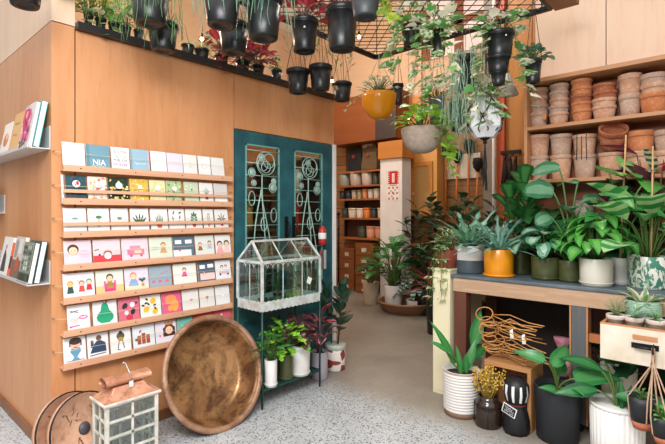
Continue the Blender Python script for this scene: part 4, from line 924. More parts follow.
# ================================================================= back room
SHELFW = wood('back_shelf_wood', 'b06a35', '8f4f25', 'y', 1, .5, 14)
FX = 5.35
def zat(px, py, x=FX): return on_x(px, py, x).z
YL, YR = on_x(337, 200, FX).y, 1.2
BZ = [zat(361, y) for y in (170.5, 185, 198.5, 218, 238)]
rk = thing('back_shelving', 'wall shelving of orange-brown boards at the back, left of the white pillar', 'shelf', (FX, YR, 0))
for z in BZ: MB().box(0, .245, 0, YL - YR, z - .03, z).build('board', SHELFW, rk, .003)
MB().box(.246, .249, 0, YL - YR, .9, 2.56).build('back_panel', plain('dark_back_panel', '4a2c1c', .7), rk)
for y in (.1, .62, YL - YR - .03): MB().box(.2, .245, y, y + .03, .9, BZ[0]).build('upright', BLACKM, rk)
def shelf_pots(row, items, grp, kind='taper'):
    for (p0, p1, y0, c, lab) in items:
        a, b = on_x(p0, 200, FX + .1), on_x(p1, 200, FX + .1); w = abs(a.y - b.y); r = w * .49; h = (row_y[row] - y0) / FOC * depth(a)
        t = thing('flower_pot', lab, 'pot', (FX + .115, (a.y + b.y) / 2, BZ[row]), 0, grp); m = MB()
        m.lathe([(0, 0), (r * .84, 0), (r * .86, .006), (r * .98, h - .004), (r * .9, h), (r * .8, .02), (0, .02)], 18); m.build('body', plain('pot_' + c, c, .45, var=.06), t)
        m = MB(); m.lathe([(r * .97, h - .03), (r, h - .03), (r, h + .003), (r * .93, h + .003)], 18, closed=True); m.build('rim', plain('pot_' + c, c, .45, var=.06), t)
row_y = [170.5, 185, 198.5, 218, 238]
shelf_pots(1, [(340, 349.5, 172, '8f9186', 'grey-green pot at the left of the second back shelf'), (350.5, 361, 172, 'b8a79a', 'first of two beige pots on the second back shelf'), (362, 372, 172, 'c4b3a4', 'second of two beige pots on the second back shelf, beside the dark pots'), (373, 378, 174, '4a5248', 'narrow dark green pot beside the beige pots on the back shelf'), (378.6, 384, 173, '55594f', 'dark grey-green pot next to the white pillar on the second back shelf')], 'pots on the second back shelf')
shelf_pots(2, [(339.5, 345, 190.5, '23262a', 'black pot leftmost on the third back shelf'), (345.6, 351, 190.5, '2b3138', 'blue-black pot second on the third back shelf'), (351.6, 356.5, 190, 'b9ad9b', 'beige pot beside the blue-black pot on the third back shelf'), (357, 361.6, 190, '9a9a72', 'olive beige pot on the third back shelf'), (362.2, 367.2, 189, 'd88a5a', 'peach orange pot on the third back shelf'), (367.8, 373, 189.5, 'd8cfc4', 'first white pot right of the peach pot on the third back shelf'), (373.6, 379, 189, 'ddd6cc', 'second white pot right of the peach pot on the third back shelf'), (379.6, 384.6, 189, 'c4785c', 'terracotta pink pot by the pillar on the third back shelf')], 'pots on the third back shelf')
shelf_pots(3, [(342, 348, 209, '2f3a30', 'dark green pot leftmost on the fourth back shelf'), (348.6, 356, 208.5, 'd9c9b4', 'first cream pot on the fourth back shelf'), (356.6, 363, 208.5, 'e0d2c0', 'second cream pot beside the orange pot on the fourth back shelf'), (363.6, 370, 208, 'e07f35', 'bright orange pot on the fourth back shelf'), (370.6, 377, 208.5, '2c3f44', 'dark teal pot on the fourth back shelf'), (377.6, 384, 208, 'e6d3b8', 'cream pot by the pillar on the fourth back shelf')], 'pots on the fourth back shelf')
shelf_pots(4, [(358, 366, 227, '3c4531', 'dark olive pot on the lowest back shelf'), (366.6, 374.5, 226.5, 'd99a78', 'first salmon pot on the lowest back shelf'), (375, 383, 226.5, 'd48f70', 'second salmon pot by the pillar on the lowest back shelf')], 'pots on the lowest back shelf')
def bag(p0, p1, y0, c, c2, lab):
    a, b = on_x(p0, 200, FX + .08), on_x(p1, 200, FX + .08); w = abs(a.y - b.y); h = (170.5 - y0) / FOC * depth(a)
    t = thing('canvas_bag', lab, 'bag', (FX + .11, (a.y + b.y) / 2, BZ[0]), 0, 'bags on top of the back shelving'); m = MB(); vs = []; n = 9
    for k in range(n):
        v = k / (n - 1); s = 1 + .05 * math.sin(v * 7); d = .09 * (1 - .35 * v)
        vs += [(-d, -w / 2 * s, v * h), (-d, w / 2 * s, v * h), (d, w / 2 * s, v * h), (d, -w / 2 * s, v * h)]
    m.add(vs, [(0, 3, 2, 1)] + [(4 * k + j, 4 * k + (j + 1) % 4, 4 * k + 4 + (j + 1) % 4, 4 * k + 4 + j) for k in range(n - 1) for j in range(4)] + [tuple(4 * (n - 1) + j for j in range(4))]); m.build('sack', plain('cloth_' + c, c, .85, var=.12, bmp=.3), t, .02)
    MB().disc((-.094, w * .22 - .05, h * .66), .035, (-1, 0, -.1), 10).build('badge', plain('cloth_' + c2, c2, .8), t, label='small red-brown badge', solid=.004)
    MB().tube([(-.02, -w * .25, h), (-.02, -w * .2, h + .035), (-.02, w * .2, h + .035), (-.02, w * .25, h)], .01, 6).build('handle', plain('cloth_' + c, c, .85), t)
bag(350, 362.5, 149, '1c1c20', '8a2f26', 'black canvas bag on top of the back shelving'); bag(363, 378, 148.5, '6d5638', 'a5402f', 'brown canvas bag on top of the back shelving')
bx = MB().box(-.05, .05, -.11, .11, 0, .11); o = bx.build('carton', plain('white_carton', 'd8cbb4', .7)); o.location = (FX + .2, 1.86, BZ[0]); o.location = (FX + .17, on_x(369, 140, FX + .17).y, BZ[0] + .42)
tag(o, 'small cream carton behind and above the brown canvas bag', 'box')
o.location.z = BZ[0] + .40
# card-file drawers under the shelves
DRW = wood('drawer_wood', '8d5428', '6f3e1b', 'y', 1, .5, 14); PLATE = plain('cream_label', 'd8d0c2', .5)
DRL = [['left column, topmost', 'left column, second', 'left column, third', 'left column, lowest'], ['right column, topmost', 'right column, second', 'right column, third', 'right column, fourth', 'right column, lowest']]
for ci, (p0, p1, ys) in enumerate(((339.5, 354, (248, 259, 270, 281, 292)), (355, 373, (243, 256, 266, 276, 286, 297)))):
    x = FX - (.06 if ci else 0); a, b = on_x(p0, 270, x).y, on_x(p1, 270, x).y
    zz = [max(0.0, on_x((p0 + p1) / 2, y, x).z) for y in ys]; zz[-1] = 0.002 if ci else zz[-1] * 0 + .002
    for k in range(len(ys) - 1):
        t = thing('file_drawer', 'brown wooden file drawer under the back shelving, %s' % DRL[ci][k], 'drawer', (x, b, zz[k + 1] + .001), 0, 'brown file drawers under the back shelving')
        W, H = a - b - .008, zz[k] - zz[k + 1] - .003
        MB().box(0, .24, 0, W, 0, H).build('box', DRW, t, .004); MB().box(-.006, 0, .012, W - .012, .012, H - .012).build('front', DRW, t, .003)
        MB().box(-.01, -.006, W * .36, W * .62, H * .3, H * .62).build('label_holder', PLATE, t, label='cream card label holder')
# overhead cupboard
def cupboard_over():
    x = 5.2; y1, ym, y0 = on_x(331, 130, x).y, on_x(375.5, 130, x).y, on_x(396, 130, x).y; z0, z1 = 2.56, 3.35
    t = thing('overhead_cupboard', 'dark red-brown wooden cupboard fixed above the back shelving', 'cupboard', (x, y0, z0))
    MB().box(.02, .38, 0, y1 - y0, 0, z1 - z0).build('carcass', DARKW, t)
    MB().box(0, .02, ym - y0 + .004, y1 - y0, 0, z1 - z0).build('door', DARKW, t, .003); MB().box(0, .02, 0, ym - y0 - .004, 0, z1 - z0).build('door', plain('dark_brown_paint', '3a2a24', .6), t, .003, label='darker brown door')
    MB().box(-.004, 0, .08, .2, .35, .5).build('notice', plain('tan_card', 'b08d78', .7), t, label='small tan notice')
cupboard_over()
# fire-equipment sign on the pillar
def sign():
    a, b = on_x(388.2, 185, 4.967), on_x(398.8, 185, 4.967); zt, zb = on_x(393, 170.5, 4.967).z, on_x(393, 200.5, 4.967).z; W, H = a.y - b.y, zt - zb
    m = MB(); m.box(-.004, 0, -W / 2, W / 2, 0, H, lin('f1ebe6')); red = lin('cf1f2c')
    def rc(u0, u1, v0, v1, c, k=1): m.add([(-.004 - .0006 * k, W / 2 - u * W, v * H) for u, v in ((u0, v0), (u1, v0), (u1, v1), (u0, v1))], [(0, 1, 2, 3)], c)
    rc(.12, .88, .54, .97, red)
    for k in range(6): rc(.02 + .16 * k, .1 + .16 * k, .95, .99, red); rc(0, .14, .55 + .07 * k, .59 + .07 * k, red); rc(.86, 1, .55 + .07 * k, .59 + .07 * k, red)
    rc(.38, .62, .6, .9, lin('f3efe8'), 2); rc(.44, .56, .62, .86, lin('e0d6b8'), 3)
    rc(.15, .85, .495, .52, lin('7d8a7a'))
    for k in range(5):
        for j in range(5):
            if (k + j) % 2 == 0 and not (1 <= k <= 3 and 1 <= j <= 3 and (k, j) != (2, 2)): rc(.03 + .19 * k, .17 + .19 * k, .03 + .09 * j, .1 + .09 * j, red)
    for (u, v) in ((.2, .3), (.3, .12), (.36, .26), (.5, .2), (.6, .33)): rc(u, u + .12, v, v + .035, lin('5a6a5a'))
    o = m.build('fire_sign', painted()); o.location = (4.9665, (a.y + b.y) / 2, zb); tag(o, 'red and white fire equipment sign with jagged edges on the white pillar', 'sign')
sign()
# orange pine panel and yellow cupboard right of the pillar
PINE = wood('yellow_pine', 'd9a55c', 'c98e42', 'z', 1, .5, 12); ORP = wood('orange_pine_panel', 'cf8a38', 'b9702a', 'z', 1, .5, 10)
a, b = on_x(400, 120, 5.55), on_x(440, 120, 5.55); struct(MB().box(5.55, 5.6, b.y, a.y, 2.3, 3.25).build('wall_panel_pine', ORP))
def cupboard():
    x = 5.32; y1, y0 = on_x(405, 180, x).y, on_x(437, 180, x).y; z0, z1 = on_x(420, 216, x).z, on_x(420, 141, x).z
    t = thing('wall_cupboard', 'pale yellow wooden wall cupboard with a tan mesh door right of the white pillar', 'cupboard', (x, y0, z0)); W, H = y1 - y0, z1 - z0
    MB().box(0, .27, 0, W, 0, H).build('body', PINE, t, .004); m = MB(); p = on_x(413, 190, x).y - y0; q = on_x(433, 190, x).y - y0
    m.box(-.02, 0, q, p, .02, .09); m.box(-.02, 0, q, p, H * .66, H * .72); m.box(-.02, 0, q, q + .04, .09, H * .66); m.box(-.02, 0, p - .04, p, .09, H * .66); d = m.build('door', wood('orange_pine', 'c98439', 'b06d28', 'y', 1, .5, 14), t, .002)
    MB().box(-.01, -.004, q + .04, p - .04, .09, H * .66).build('mesh_panel', plain('tan_mesh', 'b3894f', .7, var=.15, scale=90), d, label='tan mesh panel')
    MB().ball((-.035, p - .02, H * .3), .016, 10, 6).build('knob', PLATE, d)
cupboard()
# board with brooms hanging heads-up
wx = 5.59
a, b = on_x(431, 165, wx), on_x(481, 165, wx)
tb = MB().box(5.56, 5.598, b.y, a.y, on_x(455, 179, wx).z, on_x(455, 155, wx).z).build('hanging_board', plain('chalk_white_board', 'd8cfbf', .6)); tag(tb, 'long white board screwed to the plank wall above the orange handles', 'board')
BRH = plain('orange_handle', 'd07a35', .45); BRB = plain('dark_bristle', '24201e', .9, var=.3, scale=60)
for (px, y0, y1, lab) in ((446, 144, 232, 'leftmost hanging broom with dark head and orange handle on the white board'), (457, 150, 232, 'second hanging broom with orange handle on the white board'), (468.5, 140, 232, 'third hanging broom with dark head and orange handle, near the black cords'), (477.5, 158, 228, 'rightmost hanging brush with orange handle beside the grey post')):
    x = 5.52; p = on_x(px, y1, x); zt = on_x(px, y0, x).z; t = thing('broom', lab, 'broom', (x, p.y, p.z), 0, 'brooms hanging on the plank wall'); L = zt - p.z
    MB().tube([(0, 0, 0), (.01, .01, L * .5), (0, 0, L - .2)], .016, 8).build('handle', BRH, t)
    m = MB(); m.lathe([(0, 0), (.02, 0), (.035, .03), (.06, .06), (.075, .14), (.06, .2), (0, .2)], 14, (0, 0, L - .2)); m.build('head', BRB, t)
    MB().tube([(0, 0, L - .01), (.06, 0, L + .02), (.09, 0, L + .02)], .006, 5).build('hook', BLACKM, t)
# black whisk brooms under a rail on the partition
px0 = 4.54; r0, r1 = on_x(501, 153, px0), on_x(521, 153, px0)
t = thing('hanging_rail', 'black rail on the orange partition holding dark whisk brooms', 'rail', (px0, r1.y, r0.z)); MB().box(-.02, .02, 0, r0.y - r1.y, -.02, .02).build('bar', BLACKM, t, .003)
for k in range(3): MB().box(.0, .06, .03 + k * (r0.y - r1.y - .08) / 2, .05 + k * (r0.y - r1.y - .08) / 2, -.01, .01).build('bracket', BLACKM, t)
for k, px in enumerate((505, 510.5, 516)):
    p = on_x(px, 158, px0 - .03); t = thing('whisk_broom', ['left of the three black whisk brooms under the black rail', 'middle of the three black whisk brooms under the black rail', 'right of the three black whisk brooms under the black rail'][k], 'broom', (px0 - .04, p.y, p.z - .36), 0, 'black whisk brooms under the rail')
    m = MB(); q = random.Random(k)
    for j in range(38): a = q.uniform(0, 2 * PI); r = q.uniform(.2, 1); m.tube([(r * .016 * math.cos(a), r * .02 * math.sin(a), .33), (r * .035 * math.cos(a), r * .045 * math.sin(a), q.uniform(0, .05))], .0035, 4)
    m.build('bristles', plain('black_bristle', '1f1a1b', .9, c2='46302c', scale=30), t); MB().tube([(0, 0, .31), (0, 0, .385)], .018, 8).build('grip', BLACKM, t)
# white conduit
p = on_x(494, 150, 4.5); tag(MB().tube([(0, 0, 0), (0, 0, 4.2)], .022, 10).build('conduit_pipe', WHITEP, None, 0, (4.5, p.y, 0)), 'vertical white pipe beside the grey post at the back', 'pipe')

# ---------------------------------------------------------------- plants standing in the back room
REDPOT = plain('dark_red_glaze', '7d2a26', .35); TERRA = None
WHITEP2 = plain('plain_white_pot', 'e4e0da', .4, var=.04); BEIGE = plain('beige_pot', 'c8b79b', .6, var=.08)
p = on_z(407, 311, 0)
t = thing('shallow_bowl', 'wide shallow brown wooden bowl on the floor holding white plant pots', 'bowl', (p.x, p.y, 0)); m = MB()
m.lathe([(0, 0), (.3, 0), (.34, .02), (.40, .13), (.415, .145), (.40, .155), (.375, .145), (.32, .035), (0, .03)], 44); m.build('bowl', wood('bowl_wood', '8a6244', '6b4830', 'x', 1, .5, 8), t); MB().lathe([(.405 + .014 * math.cos(a), .147 + .012 * math.sin(a)) for a in [2 * PI * k / 8 for k in range(8)]], 44, closed=True).build('rim', wood('bowl_rim_wood', 'a9805c', '8a6244', 'x', 1, .5, 8), t)
bc = Vector((p.x, p.y, .036))
def bp(dr, df): return (bc.x + RGT.x * dr + FWD.x * df, bc.y + RGT.y * dr + FWD.y * df, .034)
plant('potted_philodendron', 'tall leafy green plant in a white pot, in the shallow brown bowl', bp(-.19, .02), 'taper', .135, .33, WHITEP2, lambda sm, lm, z, q: g_bush(sm, lm, z, 44, .6, .34, .24, .17, 'lobed', '357a40', '5a9a55', 'mid', droop=.8, r=q, sr=.004, wave=.03), seed=41, group='plants in the brown bowl')
plant('potted_aglaonema', 'silver-patterned low plant in a white bowl pot, front of the shallow brown bowl', bp(.09, -.17), 'taper', .13, .16, WHITEP2, lambda sm, lm, z, q: g_bush(sm, lm, z, 30, .34, .19, .19, .09, 'oval', '2f5a44', 'b5cdbd', 'stripe', droop=1.4, minel=-.2, r=q), seed=42, group='plants in the brown bowl')
plant('potted_monstera', 'dark green big-leaved plant in a white pot, right in the shallow brown bowl', bp(.18, .0), 'taper', .12, .2, WHITEP2, lambda sm, lm, z, q: g_bush(sm, lm, z, 34, .6, .24, .2, .14, 'oval', '38783f', '7fae80', 'mid', droop=.8, r=q, sr=.004), seed=43, group='plants in the brown bowl')
p = on_z(370.5, 303, 0) - FWD * .06
plant('potted_shrub', 'dark bushy plant in a beige pot on the floor left of the brown bowl', (p.x, p.y, 0), 'taper', .125, .33, BEIGE, lambda sm, lm, z, q: g_bush(sm, lm, z, 30, .3, .2, .13, .07, 'oval', '28452f', droop=.9, r=q), seed=44)
p = Vector(bp(-.12, .22))
plant('potted_cordyline', 'red-leaved cordyline in a dark pot at the back of the shallow brown bowl', (p.x, p.y, .034), 'taper', .07, .5, BLACK, lambda sm, lm, z, q: g_ros(lm, z, 12, .34, .05, 'lance', 'b02f3a', '5a2430', 'mid', (.5, 1.4), .5, r=q), seed=45)
p = at(436, 250, 5.2)
plant('potted_cordyline', 'red and dark leaved cordyline in a tall dark pot left of the bench', (p.x, p.y, 0), 'taper', .12, .55, BLACK, lambda sm, lm, z, q: g_ros(lm, z, 20, .46, .065, 'lance', '8f2634', '3a2a2a', 'half', (.3, 1.4), .7, r=q), seed=46)
for i, (px, t_, H, c, lab) in enumerate(((424, 6.2, 1.15, '1f3a28', 'tall dark leafy plant below the yellow wall cupboard'), (447, 5.6, 1.25, '23402a', 'tall dark leafy plant in front of the brooms'), (470, 5.2, 1.2, '284a2c', 'dark green plant between the brooms and the bench ferns'), (497, 5.0, 1.2, '2d4a30', 'dark leafy plant below the black whisk brooms'))):
    p = at(px, 250, t_)
    plant('floor_plant', lab, (p.x, p.y, 0), 'taper', .16, .36, BLACK, lambda sm, lm, z, q, H=H, c=c: (g_up(sm, lm, z, 4, H, 16, .2, .12, 'oval', c, stem='4a3a28', sr=.007, lean=.22, base=.05, el=.4, droop=.7, r=q, start=.2),), seed=50 + i, group='dark plants on the floor at the back')
p = on_x(408.5, 230, 5.35)
sh = MB().box(5.2, 5.58, p.y - .3, p.y + .2, p.z - .23, p.z - .2).build('wall_shelf', SHELFW); tag(sh, 'small wooden wall shelf below the yellow cupboard', 'shelf')
plant('potted_pelargonium', 'small leafy plant in a red pot on the shelf below the yellow cupboard', (5.36, p.y + .02, p.z - .2), 'taper', .06, .13, REDPOT, lambda sm, lm, z, q: g_bush(sm, lm, z, 24, .16, .12, .06, .05, 'round', '3f6a3a', droop=.5, r=q), seed=60)
# iron stand by the door jamb and items hanging on the door
p = on_z(338.5, 292, 0); t = thing('iron_stand', 'thin black iron stand beside the white door jamb', 'stand', (p.x + .0, p.y, 0)); H = on_x(338.5, 215, p.x).z
for k in range(3): a = 2 * PI * k / 3; MB().tube([(0, 0, .2), (.1 * math.cos(a), .1 * math.sin(a), .012), (.15 * math.cos(a), .15 * math.sin(a), .012)], .01, 6).build('foot', BLACKM, t)
MB().tube([(0, 0, .19), (0, 0, H)], .016, 8).build('pole', BLACKM, t); MB().ball((0, 0, H + .02), .03, 10, 6).build('finial', BLACKM, t)
for z in (.35, H * .55, H * .82): MB().tube([(-.09, -.06, z), (0, 0, z + .02), (.09, .06, z)], .009, 6).build('bracket', BLACKM, t)
# ================================================================= right wall: terracotta shelves
RW = 2.96; SX = 2.70
SHW = wood('shelf_wood', '9a5a32', '7d4424', 'y', 1, .5, 12); SHWL = wood('pale_shelf_edge', 'c08a5e', 'a87248', 'y', 1, .5, 12)
YS = on_x(524, 120, SX).y; YE = -4.0
ZT, Z1, Z2, Z3 = on_x(560, 74, SX).z, on_x(560, 123, SX).z, on_x(560, 178.5, SX).z, 1.24
t = thing('pot_shelving', 'brown wooden wall shelving on the right wall, filled with stacked terracotta pots', 'shelf', (SX, YS, 0)); L = YS - YE
MB().box(0, RW - SX - .002, -L, 0, ZT - .03, ZT).build('top_board', SHWL, t, .002)
for z, n in ((Z1, 'board'), (Z2, 'board'), (Z3, 'board')): MB().box(.004, RW - SX - .012, -L, -.022, z - .026, z).build(n, SHWL, t, .002)
MB().box(0, RW - SX - .002, -.022, 0, .95, ZT - .03).build('side_board', SHWL, t, .002)
MB().box(RW - SX - .012, RW - SX - .002, -L, -.022, .95, ZT - .03).build('back_panel', SHW, t)
def terra(name, c, c2, c3):
    m, nt, b, _ = _new(name); v = coords(nt); f = noise(nt, v, 9, 5, .65); g = noise(nt, v, 40, 3, .7)
    oi = nt.nodes.new('ShaderNodeObjectInfo')
    col = mixcol(nt, ramp(nt, f, [(.35, 0.0), (.65, 1.0)]), lin(c), lin(c2)); col = mixcol(nt, ramp(nt, g, [(.5, 0.0), (.75, .7)]), col, lin(c3))
    nt.links.new(col, b.inputs['Base Color']); b.inputs['Roughness'].default_value = .85; bump(nt, b, g, .15, .003); return m
T_GREY = terra('limed_terracotta', 'b99a86', 'a5826c', 'cdbcae'); T_PINK = terra('pink_terracotta', 'c59a7e', 'b5805f', 'd9c4b4'); T_OR = terra('orange_terracotta', 'c07a4c', 'ad6238', 'cd9a78'); T_RED = terra('deep_terracotta', 'a8603c', '8c4a2c', 'b98a70')
def terra_pot(loc, r, h, mat, label, grp, rz=0, rot=None):
    t = thing('terracotta_pot', label, 'pot', loc, rz, grp, rot); w = r * .09; rb = r * .76; q = h * .24 if h < .16 else h * .16
    m = MB(); m.lathe([(rb * .2, .004), (rb * .95, 0), (rb, .004), (r * .93, h - q), (r * .93, h - q), (r * .93 - w, h - q), (rb - w, .012), (rb * .2, .012)], 26, closed=True); m.build('body', mat, t)
    m = MB(); m.lathe([(r * .93 - w, h - q), (r * .955, h - q), (r, h - q + .006), (r, h - .005), (r * .985, h), (r - w * 1.1, h), (r * .93 - w, h - q + .004)], 26, closed=True); m.build('rim', mat, t)
    return t
ORD = ['bottom', 'second', 'third', 'fourth', 'fifth', 'top']
def stack(idx, name, z, p0, p1, ytop, ybot, n, mats, x=2.83, ord_=True):
    a, b = on_x(p0, 120, x), on_x(p1, 120, x); c = (a + b) / 2; r = (p1 - p0) / FOC * depth(c) / 2; H = (ybot - ytop) / FOC * depth(c)
    q = random.Random(idx * 7 + int(z * 10)); vis = H / n; h = min(vis * 1.55, r * 2.3) if n > 2 else vis * 1.08; h = H - vis * (n - 1) if n == 1 else h
    step = (H - h) / (n - 1) if n > 1 else 0
    for k in range(n):
        m = mats[k % len(mats)]; rr = r * (1 - .012 * k * 0) * q.uniform(.95, 1.0)
        pos = ORD[k] if k < n - 1 else 'topmost'
        if k == 0: pos = 'lowest'
        lab = '%s terracotta pot in %s' % (pos, name) if n > 1 else 'terracotta pot, %s' % name
        terra_pot((c.x + q.uniform(-.004, .004), c.y + q.uniform(-.004, .004), z + .001 + step * k), rr, h, m, lab, 'stacked terracotta pots on the right wall', q.uniform(0, 6))
    return c, r, H
stack(1, 'the leftmost stack on the upper shelf', Z1, 530, 548.5, 86.5, 126, 4, [T_GREY, T_GREY, T_PINK, T_PINK])
c, r, H = stack(2, 'the five-pot stack second from left on the upper shelf', Z1, 549.8, 569, 83, 124, 5, [T_PINK, T_GREY, T_PINK, T_GREY, T_GREY])
stack(3, 'the tall orange stack on the upper shelf', Z1, 572, 592, 71, 121.5, 6, [T_OR, T_OR, T_RED, T_OR, T_OR, T_RED])
stack(4, 'the four-pot stack right of the tall orange stack', Z1, 593.5, 616, 82.5, 118.5, 4, [T_PINK, T_PINK, T_RED, T_RED])
stack(5, 'the pair of tall limed pots on the upper shelf', Z1, 619, 640.5, 72, 114.5, 2, [T_GREY, T_PINK])
stack(6, 'the wide three-pot stack at the right edge of the upper shelf', Z1, 642, 668, 71, 111, 3, [T_OR, T_PINK, T_GREY])
stack(7, 'the left pair under the leftmost upper stack', Z2, 530, 549.5, 135, 180, 2, [T_GREY, T_PINK])
stack(8, 'the second pair on the lower shelf', Z2, 551, 572.5, 132.5, 177, 2, [T_PINK, T_GREY])
c, r, H = stack(9, 'the string-tied pair on the lower shelf', Z2, 573.5, 596, 131, 174, 2, [T_GREY, T_PINK])
z = Z2 + H; sm = MB()
for k in (-.4, 0, .4): sm.tube([(c.x - r * 1.02, c.y + k * r, Z2 + H * .42), (c.x - r * 1.03, c.y + k * r * .9, z - .02), (c.x - r * .9, c.y + k * r * .9, z + .006), (c.x, c.y + k * r * .8, z + .008)], .0028, 5)
tag(sm.build('tying_string', plain('green_string', '3f4a38', .8)), 'dark string tied over the pair of pots on the lower shelf', 'string')
c, r, H = stack(10, 'the stack under the tipped pot on the lower shelf', Z2, 600, 623, 146, 170, 1, [T_PINK])
terra_pot((c.x - .0, c.y, Z2 + H + .045), r * 1.12, .15, T_RED, 'tipped terracotta pot showing its dark orange inside on the lower shelf', 'stacked terracotta pots on the right wall', rot=(R(12), R(-38), 0))
stack(11, 'the wide pair right of the tipped pot', Z2, 627, 654, 122, 166, 2, [T_PINK, T_OR])
stack(12, 'the stack at the right edge of the lower shelf', Z2, 656, 680, 118, 162, 2, [T_PINK, T_GREY])
# orange tag on leftmost stack
p = on_x(544, 117, 2.745); tag(MB().cbox((0, 0, 0), (.003, .026, .036), Matrix.Rotation(R(8), 3, 'X')).build('price_tag', plain('orange_card', 'd98a45', .7), None, 0, (2.752, p.y, p.z)), 'small orange card tag against the leftmost terracotta stack', 'tag')
# third shelf, behind the plants
c, r, H = stack(13, 'the pair standing behind the striped plant on the bottom shelf', Z3, 640, 668, 184, 214, 2, [T_OR, T_RED])
def carved():
    m, nt, b, _ = _new('carved_grey_cement'); v = coords(nt, (1, 1, 1.6)); n = N(nt, 'ShaderNodeTexVoronoi', Scale=42); nt.links.new(v, n.inputs['Vector'])
    nt.links.new(mixcol(nt, ramp(nt, n.outputs['Distance'], [(.2, 0.0), (.6, 1.0)]), lin('b9b3a6'), lin('93897a')), b.inputs['Base Color']); b.inputs['Roughness'].default_value = .8; bump(nt, b, n.outputs['Distance'], .5, .01); return m
def simple_pot(px0, px1, y0, y1, x, z, mat, label, name='planter', kind='cyl'):
    a, b = on_x(px0, 200, x), on_x(px1, 200, x); c = (a + b) / 2; r = (px1 - px0) / FOC * depth(c) / 2; h = (y1 - y0) / FOC * depth(c)
    t = thing(name, label, 'pot', (c.x, c.y, z + .001)); pot_parts(t, kind, r, h, mat, .8, 26); return t
simple_pot(575, 593, 197, 226, 2.83, Z3, carved(), 'grey carved cement pot standing behind the bench plants')
simple_pot(601, 613, 206, 224, 2.8, Z3, plain('lilac_ceramic', 'b9a9b8', .4), 'small lilac pot behind the bench plants, right of the carved pot')

# ================================================================= potting bench
BX, BZT, BY = 2.28, .905, -1.238
t = thing('potting_bench', 'long rustic potting bench with worn wooden rail and slate grey top along the right wall', 'bench', (BX, BY, 0)); L = 2.3
RAILW = wood('worn_rail_wood', 'c9a98c', 'a98363', 'y', 1, .6, 14, c3='d8c6b4'); LEGW = wood('red_brown_leg', '6a3a26', '4d2a1c', 'z', 1, .6, 14); SLATE = plain('slate_top', '66747c', .45, var=.25, scale=5, c2='48545c')
MB().box(-.015, .62, -L, .01, BZT - .022, BZT).build('top', SLATE, t, .004)
MB().box(0, .03, -L, 0, BZT - .125, BZT - .023).build('front_rail', RAILW, t, .004)
MB().box(.03, .62, -.03, 0, BZT - .125, BZT - .023).build('end_rail', RAILW, t, .004)
for y in (-.10, ): MB().box(.005, .09, y - .0, y + .095, 0, BZT - .126).build('leg', LEGW, t, .004)
GREYL = wood('grey_painted_leg', '5f6468', '4c5054', 'z', 1, .6, 14, c3='8a6a50')
yl = on_x(578.5, 350, BX).y - BY
MB().box(.005, .08, yl - .042, yl + .042, .055, BZT - .126).build('leg', GREYL, t, .004); MB().box(.0, .084, yl - .052, yl - .042, .055, BZT - .126).build('leg_edging', SHWL, t)
MB().box(.0, .084, yl + .042, yl + .052, .055, BZT - .126).build('leg_edging', SHWL, t)
w = MB(); w.tube([(.04, yl - .015, .028), (.04, yl + .015, .028)], .028, 14); w.build('caster', BLACKM, t)
for y in (-.06, yl): MB().box(.53, .61, y - .045, y + .045, 0, BZT - .126).build('leg', LEGW, t, .004)
zr = on_x(592, 339, BX).z; MB().box(.02, .06, yl - 1.0, yl - .052, zr - .028, zr + .024).build('cross_rail', wood('orange_rail', 'b8713f', '9c5a2e', 'y', 1, .6, 14), t, .003)
MB().box(.3, .6, -L, -.12, .17, .19).build('lower_shelf', plain('shade_dark_board', '2e2420', .8), t, .004)  # shelf colour darkened to carry the shade under the bench
MB().box(.6, .615, -L, 0, .0, BZT - .13).build('back_board', plain('shade_dark_board', '2e2420', .8), t)  # same shade-darkened colour at the back
# cream cabinet end beside the bench
t = thing('cream_cupboard', 'narrow cream painted cupboard standing at the left end of the bench', 'cupboard', (2.256, -1.225, 0)); CRP = plain('cream_paint', 'e6dcb8', .5, var=.04, scale=3)
MB().box(0, .55, 0, .142, .0, .925).build('carcass', CRP, t, .004); MB().box(-.006, .0, .006, .136, .03, .9).build('door', CRP, t, .003); MB().box(-.008, .56, -.005, .147, .925, .94).build('top', CRP, t, .002)
p = on_x(446, 268, 2.38)
REDP = plain('brick_red_pot', '7f3a28', .5)
plant('potted_trailer', 'variegated trailing plant in a brick red pot on the cream cupboard', (2.36, -1.15, .94), 'taper', .085, .14, REDP, lambda sm, lm, z, q: (g_trail(sm, lm, z, 8, .08, .42, .055, .034, 'heart', '4f8a4a', 'e8e4c0', 'splash', r=q, azs=[PI * .8, PI, 2.6], rise=.05, step=.06), g_bush(sm, lm, z, 16, .16, .12, .07, .045, 'heart', '3f7a3f', 'd8dcb0', 'edge', r=q)), seed=70)

# ---------------------------------------------------------------- plants on the bench
def bench_pos(p0, p1, y1, x=None):
    pc = (p0 + p1) / 2; p = on_z(pc, y1 - 1, BZT); r = (p1 - p0) / FOC * depth(p) / 2; d = Vector((p.x - CAM.x, p.y - CAM.y, 0)).normalized(); p = p + d * r * .95; r = (p1 - p0) / FOC * depth(p) / 2
    return (p.x, p.y, BZT), r
def hh(y0, y1, loc): return (y1 - y0) / FOC * depth(Vector(loc)) - .0
def two_tone(root_h, r):
    def f(root): m = MB(); m.lathe([(r * 1.004, root_h * .02), (r * 1.008, root_h * .05), (r * 1.008, root_h * .47), (r * 1.002, root_h * .48)], 32); m.build('grey_band', plain('slate_glaze', '4a555e', .4), root, label='slate grey lower half')
    return f
GRP = 'potted plants along the front of the bench'
SPK = plain('speckled_white', 'dcd9d4', .4, var=.05, scale=30); ORG = plain('orange_glaze', 'e8930f', .3, var=.06, scale=3, coat=.3); SILV = '6f9a92'
loc, r = bench_pos(455, 484, 275); h = hh(247, 274, loc)
